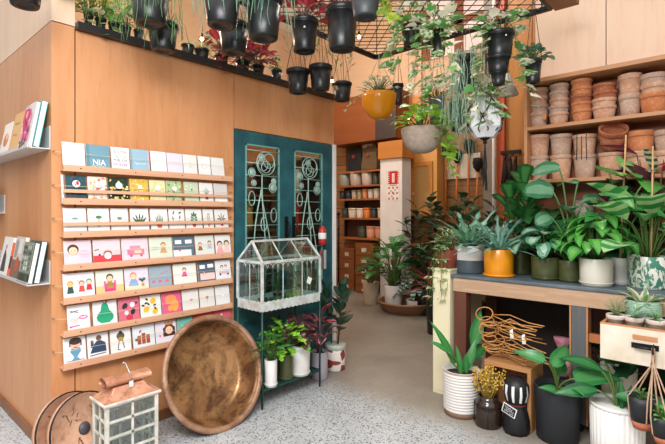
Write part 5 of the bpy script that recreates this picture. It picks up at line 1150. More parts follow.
plant('elkhorn_fern', 'blue-green elkhorn fern in a white and slate two-tone pot at the bench end', loc, 'cyl', r, h, SPK, lambda sm, lm, z, q: (g_ros(lm, z, 26, .36, .085, 'lobed', '5f9478', '9cc4ae', 'mid', (.4, 1.35), .75, r=q, fold=.1), g_bush(sm, lm, z, 22, .1, .13, .09, .03, 'lance', '5f9a4a', r=q)), seed=81, group=GRP, extra=two_tone(h, r), soil=.9)
loc, r = bench_pos(484, 513.5, 278.5); h = hh(251, 278, loc)
def orng(root, r=r): m = MB(); m.lathe([(r * 1.0, .002), (r * 1.04, .004), (r * 1.05, .014), (r * 1.0, .018)], 32); m.build('foot_ring', ORG, root)
plant('blue_star_fern', 'silvery blue star fern with long lobed fronds in a bright orange pot', loc, 'cyl', r * .98, h, ORG, lambda sm, lm, z, q: (g_ros(lm, z, 36, .34, .06, 'lobed', '62978a', 'a9d2c4', 'mid', (.35, 1.35), .8, r=q, fold=.1), g_ros(lm, z, 10, .3, .03, 'strap', '86b0a2', None, None, (.1, .6), .7, r=q)), seed=82, group=GRP, extra=orng, soil=.9)
loc, r = bench_pos(513, 532, 277.5); h = hh(252, 277, loc); loc = (loc[0] + .08, loc[1] + .045, loc[2])
plant('fiddle_leaf_fig', 'upright glossy dark green fiddle leaf fig in an olive pot behind the blue star fern', loc, 'cyl', r * 1.15, h, OLIVEC, lambda sm, lm, z, q: g_up(sm, lm, z, 3, .5, 13, .2, .115, 'fiddle', '235a2b', '4a8a48', 'mid', stem='5a4630', sr=.006, lean=.04, base=.03, el=.75, droop=.5, r=q, start=.12), seed=83, group=GRP)
loc, r = bench_pos(532, 559.5, 282); h = hh(258, 281, loc)
plant('potted_pilea', 'plant with rounded silvery green leaves in a wide olive pot right of the orange pot', loc, 'cyl', r, h, OLIVEC, lambda sm, lm, z, q: (g_bush(sm, lm, z, 30, .2, .17, .12, .085, 'round', '4f8a66', 'a8c9b4', 'mid', droop=1.5, minel=-.3, r=q),), seed=84, group=GRP, extra=base_ring(OLIVEC, r, .018))
loc, r = bench_pos(559.5, 580.5, 284); h = hh(261, 283, loc)
def bigfig(sm, lm, z, q):
    c = lin('2f6b46'); c2 = lin('6fa07c'); sc = lin('5a7a44')
    for (dr, dz, L, W, el, az) in ((-.11, .46, .2, .17, .3, 2.2), (-.07, .62, .19, .13, .1, 1.9), (-.02, .34, .16, .12, .5, 3.6), (.09, .40, .17, .12, .2, -.9), (-.13, .30, .15, .11, -.1, 3.0), (.05, .52, .17, .12, .3, 1.2), (.03, .24, .14, .1, .2, 4.4)):
        tip = Vector((RGT.x * dr, RGT.y * dr, z + dz)); sm.tube(bez((0, 0, z), (tip.x * .2, tip.y * .2, z + dz * .7), tip, 8), .0055, 6, sc)
        leaf(lm, tip, cone_dir(az, el), L * .95, W * .95, 'round', .9, .12, c, c2, 'mid', .8 * math.cos(az - math.atan2(RGT.y, RGT.x)) + q.uniform(-.3, .3), n=9, wave=.03, r=q)
plant('big_leaf_fig', 'tall plant with large round drooping leaves in a narrow olive pot', loc, 'cyl', r, h, OLIVEC, lambda sm, lm, z, q: (bigfig(sm, lm, z, q), g_bush(sm, lm, z, 30, .19, .15, .1, .07, 'heart', '3f8f3a', droop=1.6, minel=-.35, r=q)), seed=85, group=GRP, extra=base_ring(OLIVEC, r, .018))
loc, r = bench_pos(581, 611, 288); h = hh(260, 287, loc)
plant('potted_pothos', 'bushy bright green heart-leaved plant in a cream pot on the bench', loc, 'cyl', r, h, CREAMC, lambda sm, lm, z, q: (g_bush(sm, lm, z, 56, .28, .2, .12, .085, 'heart', '3f963c', '74b858', 'mid', droop=1.7, minel=-.35, r=q),), seed=86, group=GRP, extra=base_ring(CREAMC, r, .02))
loc, r = bench_pos(610, 631, 287); h = hh(259, 286, loc); loc = (loc[0] + .03, loc[1] + .0, loc[2])
def arrow(sm, lm, z, q):
    sc = lin('7fa05a')
    for (dr, dz, df, L, W, el, az, c, c2) in ((-.09, .55, -.02, .2, .16, .15, 3.7, '6fae5a', '9ccf7c'), (.02, .58, 0, .19, .16, .25, -.5, '6fae5a', 'a5d488'), (-.12, .44, -.08, .17, .14, -.3, 4.0, '5fa35c', '8fc784'), (.1, .47, -.04, .17, .13, .1, -.9, '62a64e', None), (-.02, .36, -.1, .18, .1, -.2, 4.6, '3f8a44', None), (-.16, .3, 0, .17, .11, .0, 3.2, '35803f', None), (.12, .34, -.06, .16, .11, .0, -1.2, '3f8a44', None), (.0, .5, .06, .22, .09, .2, 3.3, '1f3a28', '35553c')):
        tip = Vector((RGT.x * dr + FWD.x * df, RGT.y * dr + FWD.y * df, z + dz)); sm.tube(bez((0, 0, z), (tip.x * .2, tip.y * .2, z + dz * .75), tip, 8), .004, 6, sc)
        leaf(lm, tip, cone_dir(az, el), L * 1.25, W * 1.3, 'trilobe', .7, .1, lin(c), lin(c2) if c2 else None, 'mid' if c2 else None, .7 * math.cos(az - math.atan2(RGT.y, RGT.x)) + q.uniform(-.3, .3), n=10, r=q)
plant('potted_syngonium', 'tall pale green lobed arrowhead plant in a plain white pot on the bench', loc, 'cyl', r, h, WHITEC, arrow, seed=87, group=GRP, extra=base_ring(WHITEC, r, .02))
def leafpot():
    m, nt, b, _ = _new('green_leaf_print'); v = coords(nt, (1, 1, .55)); f = noise(nt, v, 22, 3, .6, 2.2); g = noise(nt, v, 9, 3, .5, 1.0)
    col = mixcol(nt, ramp(nt, f, [(.5, 0.0), (.53, 1.0)]), lin('e4e2d6'), lin('3f7f6a')); col = mixcol(nt, ramp(nt, g, [(.6, 0.0), (.63, 1.0)]), col, lin('a3bd9a')); nt.links.new(col, b.inputs['Base Color']); b.inputs['Roughness'].default_value = .35; return m
loc, r = bench_pos(630, 667, 291); h = hh(258, 290, loc); h
plant('potted_calathea', 'big plant with light green striped leaves in a green leaf-printed white pot', loc, 'cyl', r, h, leafpot(), lambda sm, lm, z, q: (g_bush(sm, lm, z, 18, .32, .24, .32, .15, 'oval', '3a8a48', 'b4d896', 'stripe', droop=1.0, minel=.25, r=q, sr=.004), g_bush(sm, lm, z, 9, .38, .12, .24, .12, 'oval', '2f7a42', '8fc07a', 'mid', droop=1.0, r=q, sr=.004)), seed=88, group=GRP)
# back row of the bench
loc = (on_x(655, 200, 2.72).x, on_x(655, 200, 2.72).y, BZT)
def strom(sm, lm, z, q):
    for i in range(26):
        az = q.uniform(0, 2 * PI); k = q.random(); c, c2, pt = (('b8283c', '5a1f34', 'half') if i % 3 == 0 else ('2f5a3c', 'e4e2cc', 'stripe') if i % 3 == 1 else ('6a2a4a', '8a3a5a', 'mid'))
        tip = Vector((math.cos(az) * .1 * k, math.sin(az) * .1 * k, z + .36 + .36 * q.random())); sm.tube(bez((0, 0, z), (tip.x * .3, tip.y * .3, z + .25), tip, 5), .003, 5, lin('7a4a3a'))
        leaf(lm, tip, cone_dir(az, q.uniform(.0, .9)), .24, .07, 'lance', .5, .2, lin(c), lin(c2), pt, q.uniform(-.4, .4), n=9, r=q)
plant('stromanthe', 'tall red, cream and green striped stromanthe at the right edge behind the printed pot', loc, 'nursery', .09, .16, BLACK, strom, seed=89)
p = on_x(622, 200, 2.66); 
plant('rubber_fig', 'dark plant with purple-backed leaf standing behind the arrowhead plant', (2.68, p.y, BZT), 'nursery', .08, .15, BLACK, lambda sm, lm, z, q: (g_up(sm, lm, z, 2, .5, 10, .2, .09, 'oval', '1f3a26', '3a2230', 'half', stem='5a3a30', sr=.005, base=.03, r=q), leaf(lm, (0, .02, z + .3), cone_dir(2.6, .9), .2, .07, 'lance', .3, .3, lin('6f2a58'), r=q)), seed=90)
for i, (px, yy, x, lab) in enumerate(((575, 238, 2.73, 'dark green spreading plant behind the big-leaf plant on the bench'), (548, 236, 2.72, 'leafy plant in a dark pot behind the round-leaved plant'), (600, 236, 2.76, 'broad-leaved dark plant behind the cream pot on the bench'), (634, 236, 2.79, 'dark plant behind the leaf-printed pot on the bench'))):
    p = on_x(px, 240, x)
    plant('bench_plant', lab, (x, p.y, BZT), 'nursery', .075, .13, BLACK, lambda sm, lm, z, q, i=i: g_bush(sm, lm, z, 34, .3 + .05 * (i % 2), .2, .15, .095, ['heart', 'oval', 'round', 'oval'][i], ['2c6238', '35703c', '2f6f42', '1f4a2c'][i], None, None, droop=1.6, minel=-.3, r=q), seed=91 + i, group='dark pots in the back row of the bench')
def stake(px, y0, y1, x, lab):
    a, b = on_x(px[0], y1, x), on_x(px[1], y0, x); tag(MB().tube([a, b], .0055, 7).build('bamboo_stake', plain('bamboo', 'c9a06a', .5, var=.15)), lab, 'stake', 'bamboo stakes in the bench plants')
stake((620, 626), 135, 262, 2.5, 'thin bamboo stake rising in front of the tipped terracotta pot'); stake((651, 653), 146, 262, 2.45, 'bamboo stake rising from the striped plant at the right edge')
# ================================================================= below and before the bench
def floor_pos(p0, p1, y1, z=0):
    pc = (p0 + p1) / 2; p = on_z(pc, y1, z); r = (p1 - p0) / FOC * depth(p) / 2; d = Vector((p.x - CAM.x, p.y - CAM.y, 0)).normalized(); p = p + d * r * .95; return p, (p1 - p0) / FOC * depth(p) / 2
def leaves(sm, lm, z, specs, q, col, col2=None, pat='mid', shape='oval', stem='5f7a3a', sr=.006):
    """specs: (base dr, tip right offset, tip forward offset, tip height, leaf L, W, leaf azimuth in camera frame (deg, 0 = right, 90 = away), elevation, droop)"""
    base = math.atan2(RGT.y, RGT.x)
    for (dr, df, dz, L, W, az, el, dp) in specs:
        tip = Vector((RGT.x * dr + FWD.x * df, RGT.y * dr + FWD.y * df, z + dz))
        if dz > .02: sm.tube(bez((0, 0, z), (tip.x * .25, tip.y * .25, z + dz * .7), tip, 7), sr, 6, lin(stem))
        leaf(lm, tip, cone_dir(base + R(az), R(el)), L, W, shape, dp, .2, lin(col), lin(col2) if col2 else None, pat if col2 else None, .85 * math.cos(R(az)) + q.uniform(-.2, .2), n=9, r=q)
p, r = floor_pos(443, 479.5, 420); h = .30
t = thing('ribbed_planter', 'strap-leaved green plant in a white planter with thin brown horizontal ribs', 'potted plant', (p.x, p.y, 0)); m = MB(); pr = [(0, 0), (r * .9, 0), (r * .93, .03)]; cl = ['8a6a55'] * 3; n = 13
for k in range(n):
    z0, z1 = .035 + (h - .05) * k / n, .035 + (h - .05) * (k + 1) / n; rr = r * (.95 + .05 * k / n); g = (z1 - z0) * .2
    pr += [(rr - .004, z0), (rr, z0 + g), (rr, z1 - g), (rr - .004, z1)]; cl += ['d9d3ce', 'e4e0dc', 'd9d3ce', '9a7f70']
pr += [(r, h), (r - .01, h), (r * .86, .04), (0, .04)]; cl += ['e4e0dc'] * 4
m.lathe(pr, 36, cols=[lin(c) for c in cl]); m.build('pot', painted(), t); m = MB(); m.lathe([(0, h - .03), (r * .9, h - .035)], 20); m.build('soil', plain('potting_soil', '2b2019'), t)
sm, lm = MB(), MB(); q = random.Random(2)
leaves(sm, lm, h - .035, [(-.05, -.02, .06, .34, .085, 175, 68, .35), (-.1, -.06, .16, .16, .05, 190, 40, .5), (.05, .0, .04, .20, .06, 20, 75, .3), (.1, .08, .16, .28, .1, 40, 62, .4), (.02, -.05, .02, .16, .05, 250, 75, .3), (-.01, -.02, .0, .2, .05, 120, 82, .3), (.09, .1, .06, .2, .1, 20, 45, .9)], q, '2f7a3f', '4f9a50', 'mid', 'lance', sr=.007)
finish_plant(t, sm, lm)
# amber jar of dried flowers
p, r = floor_pos(475, 501, 430); t = thing('flower_jar', 'smoky brown glass jar holding dried yellow flowers beside the ribbed planter', 'vase', (p.x, p.y, 0)); h = .19
m = MB(); m.lathe([(0, 0), (r * .95, 0), (r, .015), (r, h * .7), (r * .85, h * .82), (r * .7, h * .88), (r * .72, h), (r * .66, h), (r * .63, h * .87), (r * .9, h * .66), (r * .92, .02), (0, .02)], 28)
gm, nt, b, _ = _new('smoky_glass'); b.inputs['Base Color'].default_value = (*lin('3a2a22'), 1); b.inputs['Roughness'].default_value = .08; b.inputs['Transmission Weight'].default_value = .35; MATS['smoky_glass'] = gm
m.build('jar', gm, t); m = MB(); m.tube([(r * 1.02 * math.cos(a), r * 1.02 * math.sin(a), h * .72) for a in [2 * PI * k / 24 for k in range(24)]], .003, 5, closed=True)
for k in range(4): a = 2 * PI * k / 4 + .4; m.tube([(r * 1.02 * math.cos(a), r * 1.02 * math.sin(a), h * .72), (r * 1.03 * math.cos(a), r * 1.03 * math.sin(a), .01)], .0025, 5)
m.build('wire_cage', BLACKM, t)
m = MB(); q = random.Random(4)
for k in range(60):
    a, rr = q.uniform(0, 2 * PI), q.uniform(0, 1); tip = (rr * .1 * math.cos(a), rr * .1 * math.sin(a), h + q.uniform(.07, .2)); m.tube([(0, 0, h * .6), (tip[0] * .4, tip[1] * .4, h), tip], .0016, 4, vary(lin('a88a3a'), .3, q))
    for j in range(4): m.ball((tip[0] + q.uniform(-.012, .012), tip[1] + q.uniform(-.012, .012), tip[2] - q.uniform(0, .05)), .0065, 6, 4, vary(lin('d6ab3f'), .25, q))
m.build('dried_flowers', leafmat('stem'), t)
# black wrapped bundle with tag
p, r = floor_pos(503.5, 529, 437); t = thing('wrapped_bundle', 'black wrapped bundle with white stripes above its tied waist, in front of the crate', 'bundle', (p.x, p.y, 0)); h = .34
m = MB(); bw = [lin('131315')] * 3; S = lin('e4e4e4'); n = 30
prof = [(0, 0), (r * .92, 0), (r, .03), (r * .97, .09), (r * .78, .15), (r * .62, .175), (r * .8, .2), (r * .95, .25), (r * .9, .3), (r * .55, .335), (0, .34)]
vs = []; fs = []; cs = []
for i, (a, z) in enumerate(prof):
    for k in range(n): an = 2 * PI * k / n; a2 = a * (1 + .05 * math.sin(k * 2.1 + i)); vs.append((a2 * math.cos(an), a2 * math.sin(an), z))
for i in range(len(prof) - 1):
    for k in range(n):
        fs.append((i * n + k, i * n + (k + 1) % n, (i + 1) * n + (k + 1) % n, (i + 1) * n + k)); cs.append(S if (i in (6, 7) and k % 3 == 0) else lin('131315'))
m.add(vs, fs, cs, 0, True); bm = plain('black_wrap', '131315', .25); m.build('wrap', painted(), t)
MB().tube([(r * .66 * math.cos(a), r * .66 * math.sin(a), .175) for a in [2 * PI * k / 20 for k in range(20)]], .006, 6, closed=True).build('tie', plain('dark_red_cord', '6a1f22', .7), t, label='dark red tie')
th_ = math.atan2(CAM.y - p.y, CAM.x - p.x); tg = MB(); tg.x = Matrix.Rotation(th_ - .5, 4, 'Z') @ Matrix.Translation((r * 1.06, 0, .155)) @ Matrix.Rotation(R(-16), 4, 'X')
tg.box(-.002, .0, -.045, .045, -.03, .03, lin('e9e9ea')); tg.box(-.0005, .002, -.039, .039, -.024, .024, lin('17181c')); q = random.Random(8)
for (z, y0, y1) in ((.012, -.03, .02), (.0, -.02, .032), (-.012, -.03, .0), (-.014, .008, .03)): tg.tube([(.0025, y0 + (y1 - y0) * k / 6, z + .004 * (-1) ** k) for k in range(7)], .0014, 4, lin('e9e9ea'))
tg.build('tag', painted(), t, label='black tag with white border and scrawled white writing')
# small red tin
p = on_z(478, 421, 0); t = thing('tin', 'small red tin behind the dried-flower jar', 'tin', (p.x + .05, p.y + .13, 0)); MB().lathe([(0, 0), (.035, 0), (.036, .006), (.036, .19), (.034, .196), (0, .196)], 20).build('body', plain('red_tin', 'b52a2e', .35), t); MB().lathe([(.036, .188), (.038, .19), (.038, .2), (0, .2)], 20).build('lid', plain('white_metal', 'd9d8d8'), t)
# crate on its side
CX, CY0, CY1, CZ, CD = 2.075, -1.872, -1.575, .397, .2
t = thing('wooden_crate', 'pale wooden slatted crate standing on its side below the bench', 'crate', (CX, CY0, 0)); W = CY1 - CY0; CR = wood('crate_wood', 'c08a5c', 'a5713f', 'y', 1, .6, 14); CRZ = wood('crate_wood_x', 'b5804f', '9a6638', 'x', 1, .6, 14)
for z0 in (.0, CZ - .012):
    for k in range(3): MB().box(0 + k * CD / 3 + .003, (k + 1) * CD / 3 - .003, 0, W, z0, z0 + .012).build('slat', CR, t, .0015)
for y0 in (.0, W - .012):
    for k in range(3): MB().box(k * CD / 3 + .003, (k + 1) * CD / 3 - .003, y0, y0 + .012, .013, CZ - .013).build('slat', wood('crate_wood_z', 'b98555', '9c6a3c', 'z', 1, .6, 14), t, .0015)
for (y0, z0, y1, z1) in ((0, CZ - .03, W, CZ - .0122), (0, .0122, W, .03)): MB().box(-.012, .0, y0, y1, z0 - (.0 if z0 < .1 else .0), z1 + (.012 if z1 > .1 else 0)).build('front_batten', CR, t, .002)
for y0 in (0, W - .022): MB().box(-.012, 0, y0, y0 + .022, .0302, CZ - .0302).build('front_batten', wood('crate_wood_z', 'b98555', '9c6a3c', 'z', 1, .6, 14), t, .002)
MB().box(CD, CD + .008, 0, W, 0, CZ).build('back', CR, t)
# tangle of loop-headed rattan supports on the crate
RAT = plain('rattan', 'cf9450', .45, var=.2, scale=20, c2='a8703a'); q = random.Random(12)
for k in range(12):
    zc = CZ + .02 + .021 * k; rr = q.uniform(.042, .075); yc = CY1 + .02 - q.uniform(0, .1); xc = CX + .07 + q.uniform(-.08, .07); tilt = q.uniform(-.25, .3); L = q.uniform(.22, .36); yaw = q.uniform(-.5, .55); up = q.uniform(.1, .7)
    t = thing('plant_support', 'loop-headed bent rattan plant support lying in the tangled pile on the crate', 'plant support', (xc, yc, zc), yaw, 'rattan plant supports piled on the crate')
    lo = MB(); lo.tube([(rr * .5 * math.sin(a) * (1 if k % 2 else .6), rr * math.cos(a) + .02, rr * math.sin(a) * up + rr * up) for a in [2 * PI * i / 20 for i in range(20)]], .0036, 6, closed=True); lo.build('loop', RAT, t)
    for s in (-1, 1): MB().tube([(s * .006, -rr * .9 + .02, rr * up), (s * .02, -L * .4, .03 + .02 * s), (s * .045, -L * .7, .012 + tilt * .06), (s * (.02 if k % 3 else .06), -L, tilt * .12 + .01)], .0034, 6).build('stick', RAT, t)
for k, (px, py) in enumerate(((512, 334), (524, 339))):
    p = on_x(px, py, CX - .005); tag(MB().add([(0, -.012, -.03), (0, .01, -.034), (0, .014, .02), (0, -.004, .034)], [(0, 1, 2, 3)]).build('paper_tag', plain('white_card', 'f0eeea', .6), None, 0, p, solid=.003), ['left white paper tag hanging in the rattan tangle', 'right white paper tag hanging in the rattan tangle'][k], 'tag', 'paper tags on the rattan supports')
# black planter and philodendron
MATTE = plain('matte_black_pot', '22252a', .55, var=.15, scale=4)
p, r = floor_pos(536, 579, 447); h = .325
def phil(sm, lm, z, q): leaves(sm, lm, z, [(-.04, -.02, .16, .26, .09, 25, 35, 1.0), (-.1, -.05, .2, .19, .075, 165, 20, .9), (.06, -.08, .1, .27, .15, -25, 20, .9), (.03, .05, .08, .2, .1, 60, 40, .8), (-.05, -.1, .03, .14, .06, 210, 30, .8), (.0, -.1, .05, .16, .08, 280, 30, 1.0)], q, '2f7d40', '55a05a', 'mid', 'heart', sr=.006)
plant('potted_philodendron', 'broad-leaved philodendron in a matte black planter right of the crate', (p.x, p.y, 0), 'taper', r, h, MATTE, phil, seed=5, r2=r * .9)
# fluted white planter
p, r = floor_pos(593, 641, 466); h = .3; t = thing('fluted_planter', 'long-leaved dark plant in a white vertically fluted planter at the lower right', 'potted plant', (p.x, p.y, 0)); m = MB()
m.lathe([(0, 0), (r * .9, 0), (r * .96, .02), (r, h - .02)], 128, flute=.018, nfl=32); m.lathe([(r * 1.0, h - .021), (r * 1.01, h - .01), (r, h), (r * .93, h - .004), (r * .88, .03), (0, .03)], 48); m.build('pot', WHITEC, t); m = MB(); m.lathe([(0, h - .035), (r * .92, h - .04)], 20); m.build('soil', plain('potting_soil', '2b2019'), t)
sm, lm = MB(), MB(); leaves(sm, lm, h - .04, [(-.04, -.06, .1, .34, .1, -40, 5, .8), (.0, -.04, .02, .16, .05, 60, 78, .2), (.03, -.02, .0, .15, .045, 20, 65, .3), (-.06, .04, .2, .24, .09, 150, 25, .9), (-.02, .08, .24, .26, .1, 20, 15, .8), (-.1, .02, .1, .24, .09, 190, 5, .7), (.05, .1, .15, .22, .08, 10, 25, .7)], random.Random(6), '235c36', '3f8a4a', 'mid', 'lance', sr=.006); finish_plant(t, sm, lm)
# pots in the shade under the bench
p = on_x(618, 396, 2.42); plant('shade_plant', 'dark leafy plant in a cream pot in the shade under the bench', (2.44, p.y, 0), 'taper', .1, .42, CREAMC, lambda sm, lm, z, q: g_bush(sm, lm, z, 16, .14, .16, .2, .09, 'oval', '1f4a30', droop=.8, r=q), seed=7)
p = on_x(560, 350, 2.6); t = thing('cloth_bundle', 'pink patterned cloth bundle in the shade under the bench', 'cloth', (2.66, p.y, .19)); m = MB(); m.ball((0, 0, .09), .09, 14, 9, sq=(.8, 1, 1.0)); m.lathe([(.03, .17), (.02, .19), (.05, .25), (.06, .29)], 12); m.build('cloth', plain('pink_cloth', 'b5657a', .9, c2='d9a0a8', scale=30, bmp=.4), t)

# ---------------------------------------------------------------- cream drawer with little pots
DX, DY0, DY1, DZ0, DZ1 = 2.02, -3.05, -2.256, .56, .757
t = thing('drawer_box', 'cream painted drawer pulled out below the bench, filled with little pots', 'drawer', (DX, DY1, DZ0)); W = DY1 - DY0; H = DZ1 - DZ0; CW = plain('chalky_cream', 'e3d9c8', .6, var=.06, scale=6, c2='cbb9a0'); RAWW = wood('raw_edge', 'c98f62', 'b0744a', 'y', 1, .6, 14)
MB().box(0, .018, -W, 0, 0, H - .008).build('front', CW, t, .002); MB().box(0, .018, -W, 0, H - .008, H).build('top_edge', RAWW, t); MB().box(.018, .5, -.018, 0, 0, H).build('side', RAWW, t, .002); MB().box(.018, .5, -W, -W + .018, 0, H).build('side', RAWW, t, .002); MB().box(.018, .5, -W + .018, -.018, H - .065, H - .053).build('tray', RAWW, t)
hy = on_x(645, 345, DX).y - DY1; hz = on_x(645, 347, DX).z - DZ0
m = MB(); m.tube([(-.002, hy + .045, hz), (-.028, hy + .04, hz), (-.03, hy, hz), (-.028, hy - .04, hz), (-.002, hy - .045, hz)], .007, 8); m.box(-.004, 0, hy - .06, hy + .06, hz - .012, hz + .016); m.build('handle', BLACKM, t)
MB().box(-.003, 0, hy - .055, hy + .055, hz + .032, hz + .058).build('slot', RAWW, t, .01)
TZ = DZ1 - .053 + .001; WT = terra('white_washed_terracotta', 'd9cec4', 'c4b0a2', 'e6e0da')
for k, (px, lab) in enumerate(((615.5, 'small whitewashed pot with airy sprigs, leftmost in the cream drawer'), (634, 'small whitewashed pot of bare soil, middle of the cream drawer'), (656, 'small whitewashed pot with one big heart-shaped leaf in the cream drawer'))):
    p = on_x(px, 318, DX + .065)
    def grow(sm, lm, z, q, k=k):
        if k == 0: g_bush(sm, lm, z, 40, .09, .07, .018, .01, 'oval', '8fae7a', stem='8a9a6a', sr=.0012, r=q)
        elif k == 1: g_bush(sm, lm, z, 4, .02, .02, .012, .008, 'oval', '6f8a5a', r=q)
        else: leaf(lm, (-.03, .045, z + .075), Vector((-.5, .35, -.2)), .105, .1, 'heart', .5, .12, lin('4f9a5a'), lin('7fbf80'), 'mid', .6, r=q); sm.tube([(0, 0, z), (-.01, .02, z + .06), (-.03, .045, z + .075)], .002, 5, lin('7a9a5a')); g_bush(sm, lm, z, 5, .04, .03, .03, .025, 'heart', '4f9a5a', r=q)
    plant('seedling_pot', lab, (DX + .072, p.y, TZ), 'terra', .048, .092, WT, grow, group='little pots in the cream drawer', seed=k, seg=24, soil=.9)
p = on_x(643, 305, DX + .17)
def weave():
    m, nt, b, _ = _new('green_weave'); v = coords(nt); n = N(nt, 'ShaderNodeTexWave', Scale=34, bands_direction='Z', Distortion=2.0); n.inputs['Detail Scale'].default_value = 6; nt.links.new(v, n.inputs['Vector']); nt.links.new(mixcol(nt, n.outputs[0], lin('6f9480'), lin('a5bfa8')), b.inputs['Base Color']); b.inputs['Roughness'].default_value = .7; bump(nt, b, n.outputs[0], .4, .006); return m
plant('variegated_hoya', 'cream-edged small plant in a green woven-textured pot in the cream drawer', (DX + .18, p.y, TZ), 'cyl', .088, .17, weave(), lambda sm, lm, z, q: g_ros(lm, z, 18, .11, .045, 'oval', '7fae6a', 'f0e6cf', 'edge', (.15, 1.1), .5, r=q), seed=9)
# jute hangers
JUTE = plain('jute', 'c9a58a', .85, var=.15, scale=60); TD = terra('bare_terracotta', 'b5694a', '9c5236', 'c98a6c')
hp = on_x(653, 346, DX - .045); hook = MB(); hook.tube([(.045, 0, .008), (.02, 0, .022), (0, 0, .016), (-.006, 0, -.004), (.0, 0, -.02), (.012, 0, -.024)], .0045, 7)
t0 = thing('hanging_hook', 'black iron hook on the handle of the cream drawer', 'hook', (hp.x - .0, hp.y, DZ0 + hz)); hook.build('hook', BLACKM, t0)
for (px, yt, yb, r, lab, seed) in ((642, 396, 428, .064, 'larger black-dipped terracotta pot hanging on jute cords from the drawer', 1), (663, 416, 443, .052, 'smaller black-dipped terracotta pot with a sprout, hanging on jute cords at the lower right', 2)):
    x = DX - .05 - (.07 if seed == 2 else 0); a, b = on_x(px, yt, x), on_x(px, yb, x); h = a.z - b.z
    root = thing('hanging_planter', lab, 'hanging planter', (x, a.y, b.z), 0, 'jute-hung pots below the drawer'); m = MB()
    m.lathe([(0, 0), (r * .62, 0), (r * .8, h * .25)], 28, mi=1); m.lathe([(r * .8, h * .25), (r * .97, h * .75), (r, h), (r * .92, h), (r * .85, h * .7), (r * .6, .012), (0, .012)], 28, mi=0); m.build('pot', [MATTE, TD], root)
    top = Vector((hp.x + .004, hp.y, DZ0 + hz - .02)) - Vector((x, a.y, b.z)); m = MB()
    for k in range(4): an = 2 * PI * k / 4 + .5; m.tube([top, top + Vector((.003 * math.cos(an), .003 * math.sin(an), -.05)), (r * 1.02 * math.cos(an), r * 1.02 * math.sin(an), h * .96), (r * .86 * math.cos(an), r * .86 * math.sin(an), h * .3), (0, 0, -.006)], .0038, 6)
    m.tube([top + Vector((0, 0, .03)), top + Vector((.006, 0, -.03)), top + Vector((0, .006, -.07))], .009, 7); m.build('cords', JUTE, root)
    m = MB(); m.lathe([(0, h * .84), (r * .9, h * .82)], 16); m.build('soil', plain('potting_soil', '2b2019'), root); sm, lm = MB(), MB()
    g_bush(sm, lm, h * .83, 10 if seed == 1 else 18, .05, .04, .03, .018, 'oval', '5f9a4a', r=random.Random(seed)); finish_plant(root, sm, lm)
# ================================================================= overhead mesh rack and everything hanging from it
GZ = 2.75; GX0, GX1, GY0, GY1 = -.42, 2.5, -1.86, -.36
t = thing('mesh_rack', 'black steel mesh rack hung flat overhead, plant pots hooked beneath it', 'rack', (GX0, GY0, GZ)); W, D = GX1 - GX0, GY1 - GY0
for (a, b) in (((0, 0), (W, 0)), ((W, 0), (W, D)), ((W, D), (0, D)), ((0, D), (0, 0))): MB().beam((*a, .015), (*b, .015), .035).build('frame_bar', BLACKM, t, .003)
m = MB(); s = .105; sl = 1.15
for sg in (1, -1):
    k = -int(W / s) - 40
    while k * s < W + 3:
        c = k * s; pts = []
        for y in (0.0, D):
            pts.append((c + sg * (y - D / 2) / sl, y))
        (xa, ya), (xb, yb) = pts
        ta, tb = 0.0, 1.0
        for lo, hi in ((0, W),):
            dx = xb - xa
            for bound, sign in ((lo, 1), (hi, -1)):
                va, d_ = sign * (xa - bound), sign * dx
                if abs(d_) < 1e-9: continue
                tt = -va / d_
                if d_ > 0: ta = max(ta, tt)
                else: tb = min(tb, tt)
        if ta < tb: m.tube([(xa + (xb - xa) * ta, ya + (yb - ya) * ta, .012), (xa + (xb - xa) * tb, ya + (yb - ya) * tb, .012)], .0034, 4, cap=False)
        k += 1
m.build('mesh', BLACKM, t)
for (x, y) in ((.05, D - .05), (W - .05, D - .05), (W - .05, .05), (.05, .05)): MB().tube([(x, y, .02), (x, y, 1.6)], .004, 5).build('hanger_rod', BLACKM, t)
tb = MB().box(0, 1.35, 0, .15, 0, .05).build('timber', wood('timber_wood', '9c6d48', '7f5233', 'x', 1, .6, 14), None, .003, (1.16, -2.03, 2.735)); tag(tb, 'brown timber batten at the right end of the overhead mesh rack', 'batten')

WIRE = plain('hanger_wire', '3a3a3a', .5, .5)
def cords(r, h, loc, mat=None, n=3, rad=.0022, top=None, xy=(0, 0), twist=0):
    def f(root):
        z = (top or GZ) - loc[2]
        for k in range(n):
            a = 2 * PI * k / n + .5 + twist; MB().tube([(r * .98 * math.cos(a), r * .98 * math.sin(a), h * .97), (xy[0] + .01 * math.cos(a), xy[1] + .01 * math.sin(a), z - .04), (xy[0], xy[1], z + .012)], rad, 5).build('cord', mat or WIRE, root)
    return f
def hang(px, yb, t_): p = at(px, yb, t_); return (p.x, p.y, p.z)
HG = 'black nursery pots hanging from the mesh rack'
def hpot(px, w, yt, yb, t_, lab, grow, seed, kind='nursery', mat=None, name='hanging_pot', r2=None, cmat=None, group=HG, n=3, hmin=.1, extra=None, soil=.88, h=None):
    loc = hang(px, yb, t_); r = w / FOC * t_ / 2; hgt = h or (yb - yt) / FOC * t_
    c = cords(r, hgt, loc, cmat, n)
    def ex(root):
        c(root)
        if extra: extra(root, r, hgt)
    return plant(name, lab, loc, kind, r, hgt, mat or BLACK, grow, group=group, cat='hanging plant', seed=seed, extra=ex, r2=r2, soil=soil)
spider = lambda n=26, L=.22, c='9dbf7a', c2='e6e8cc': (lambda sm, lm, z, q: g_ros(lm, z, n, L, .012, 'grass', c, c2, 'mid', (.1, 1.2), 2.2, r=q, fold=.3))
strands = lambda n, L, c='6f9a86', rim=.09: (lambda sm, lm, z, q: g_strands(sm, z, n, rim, L, c, r=q))
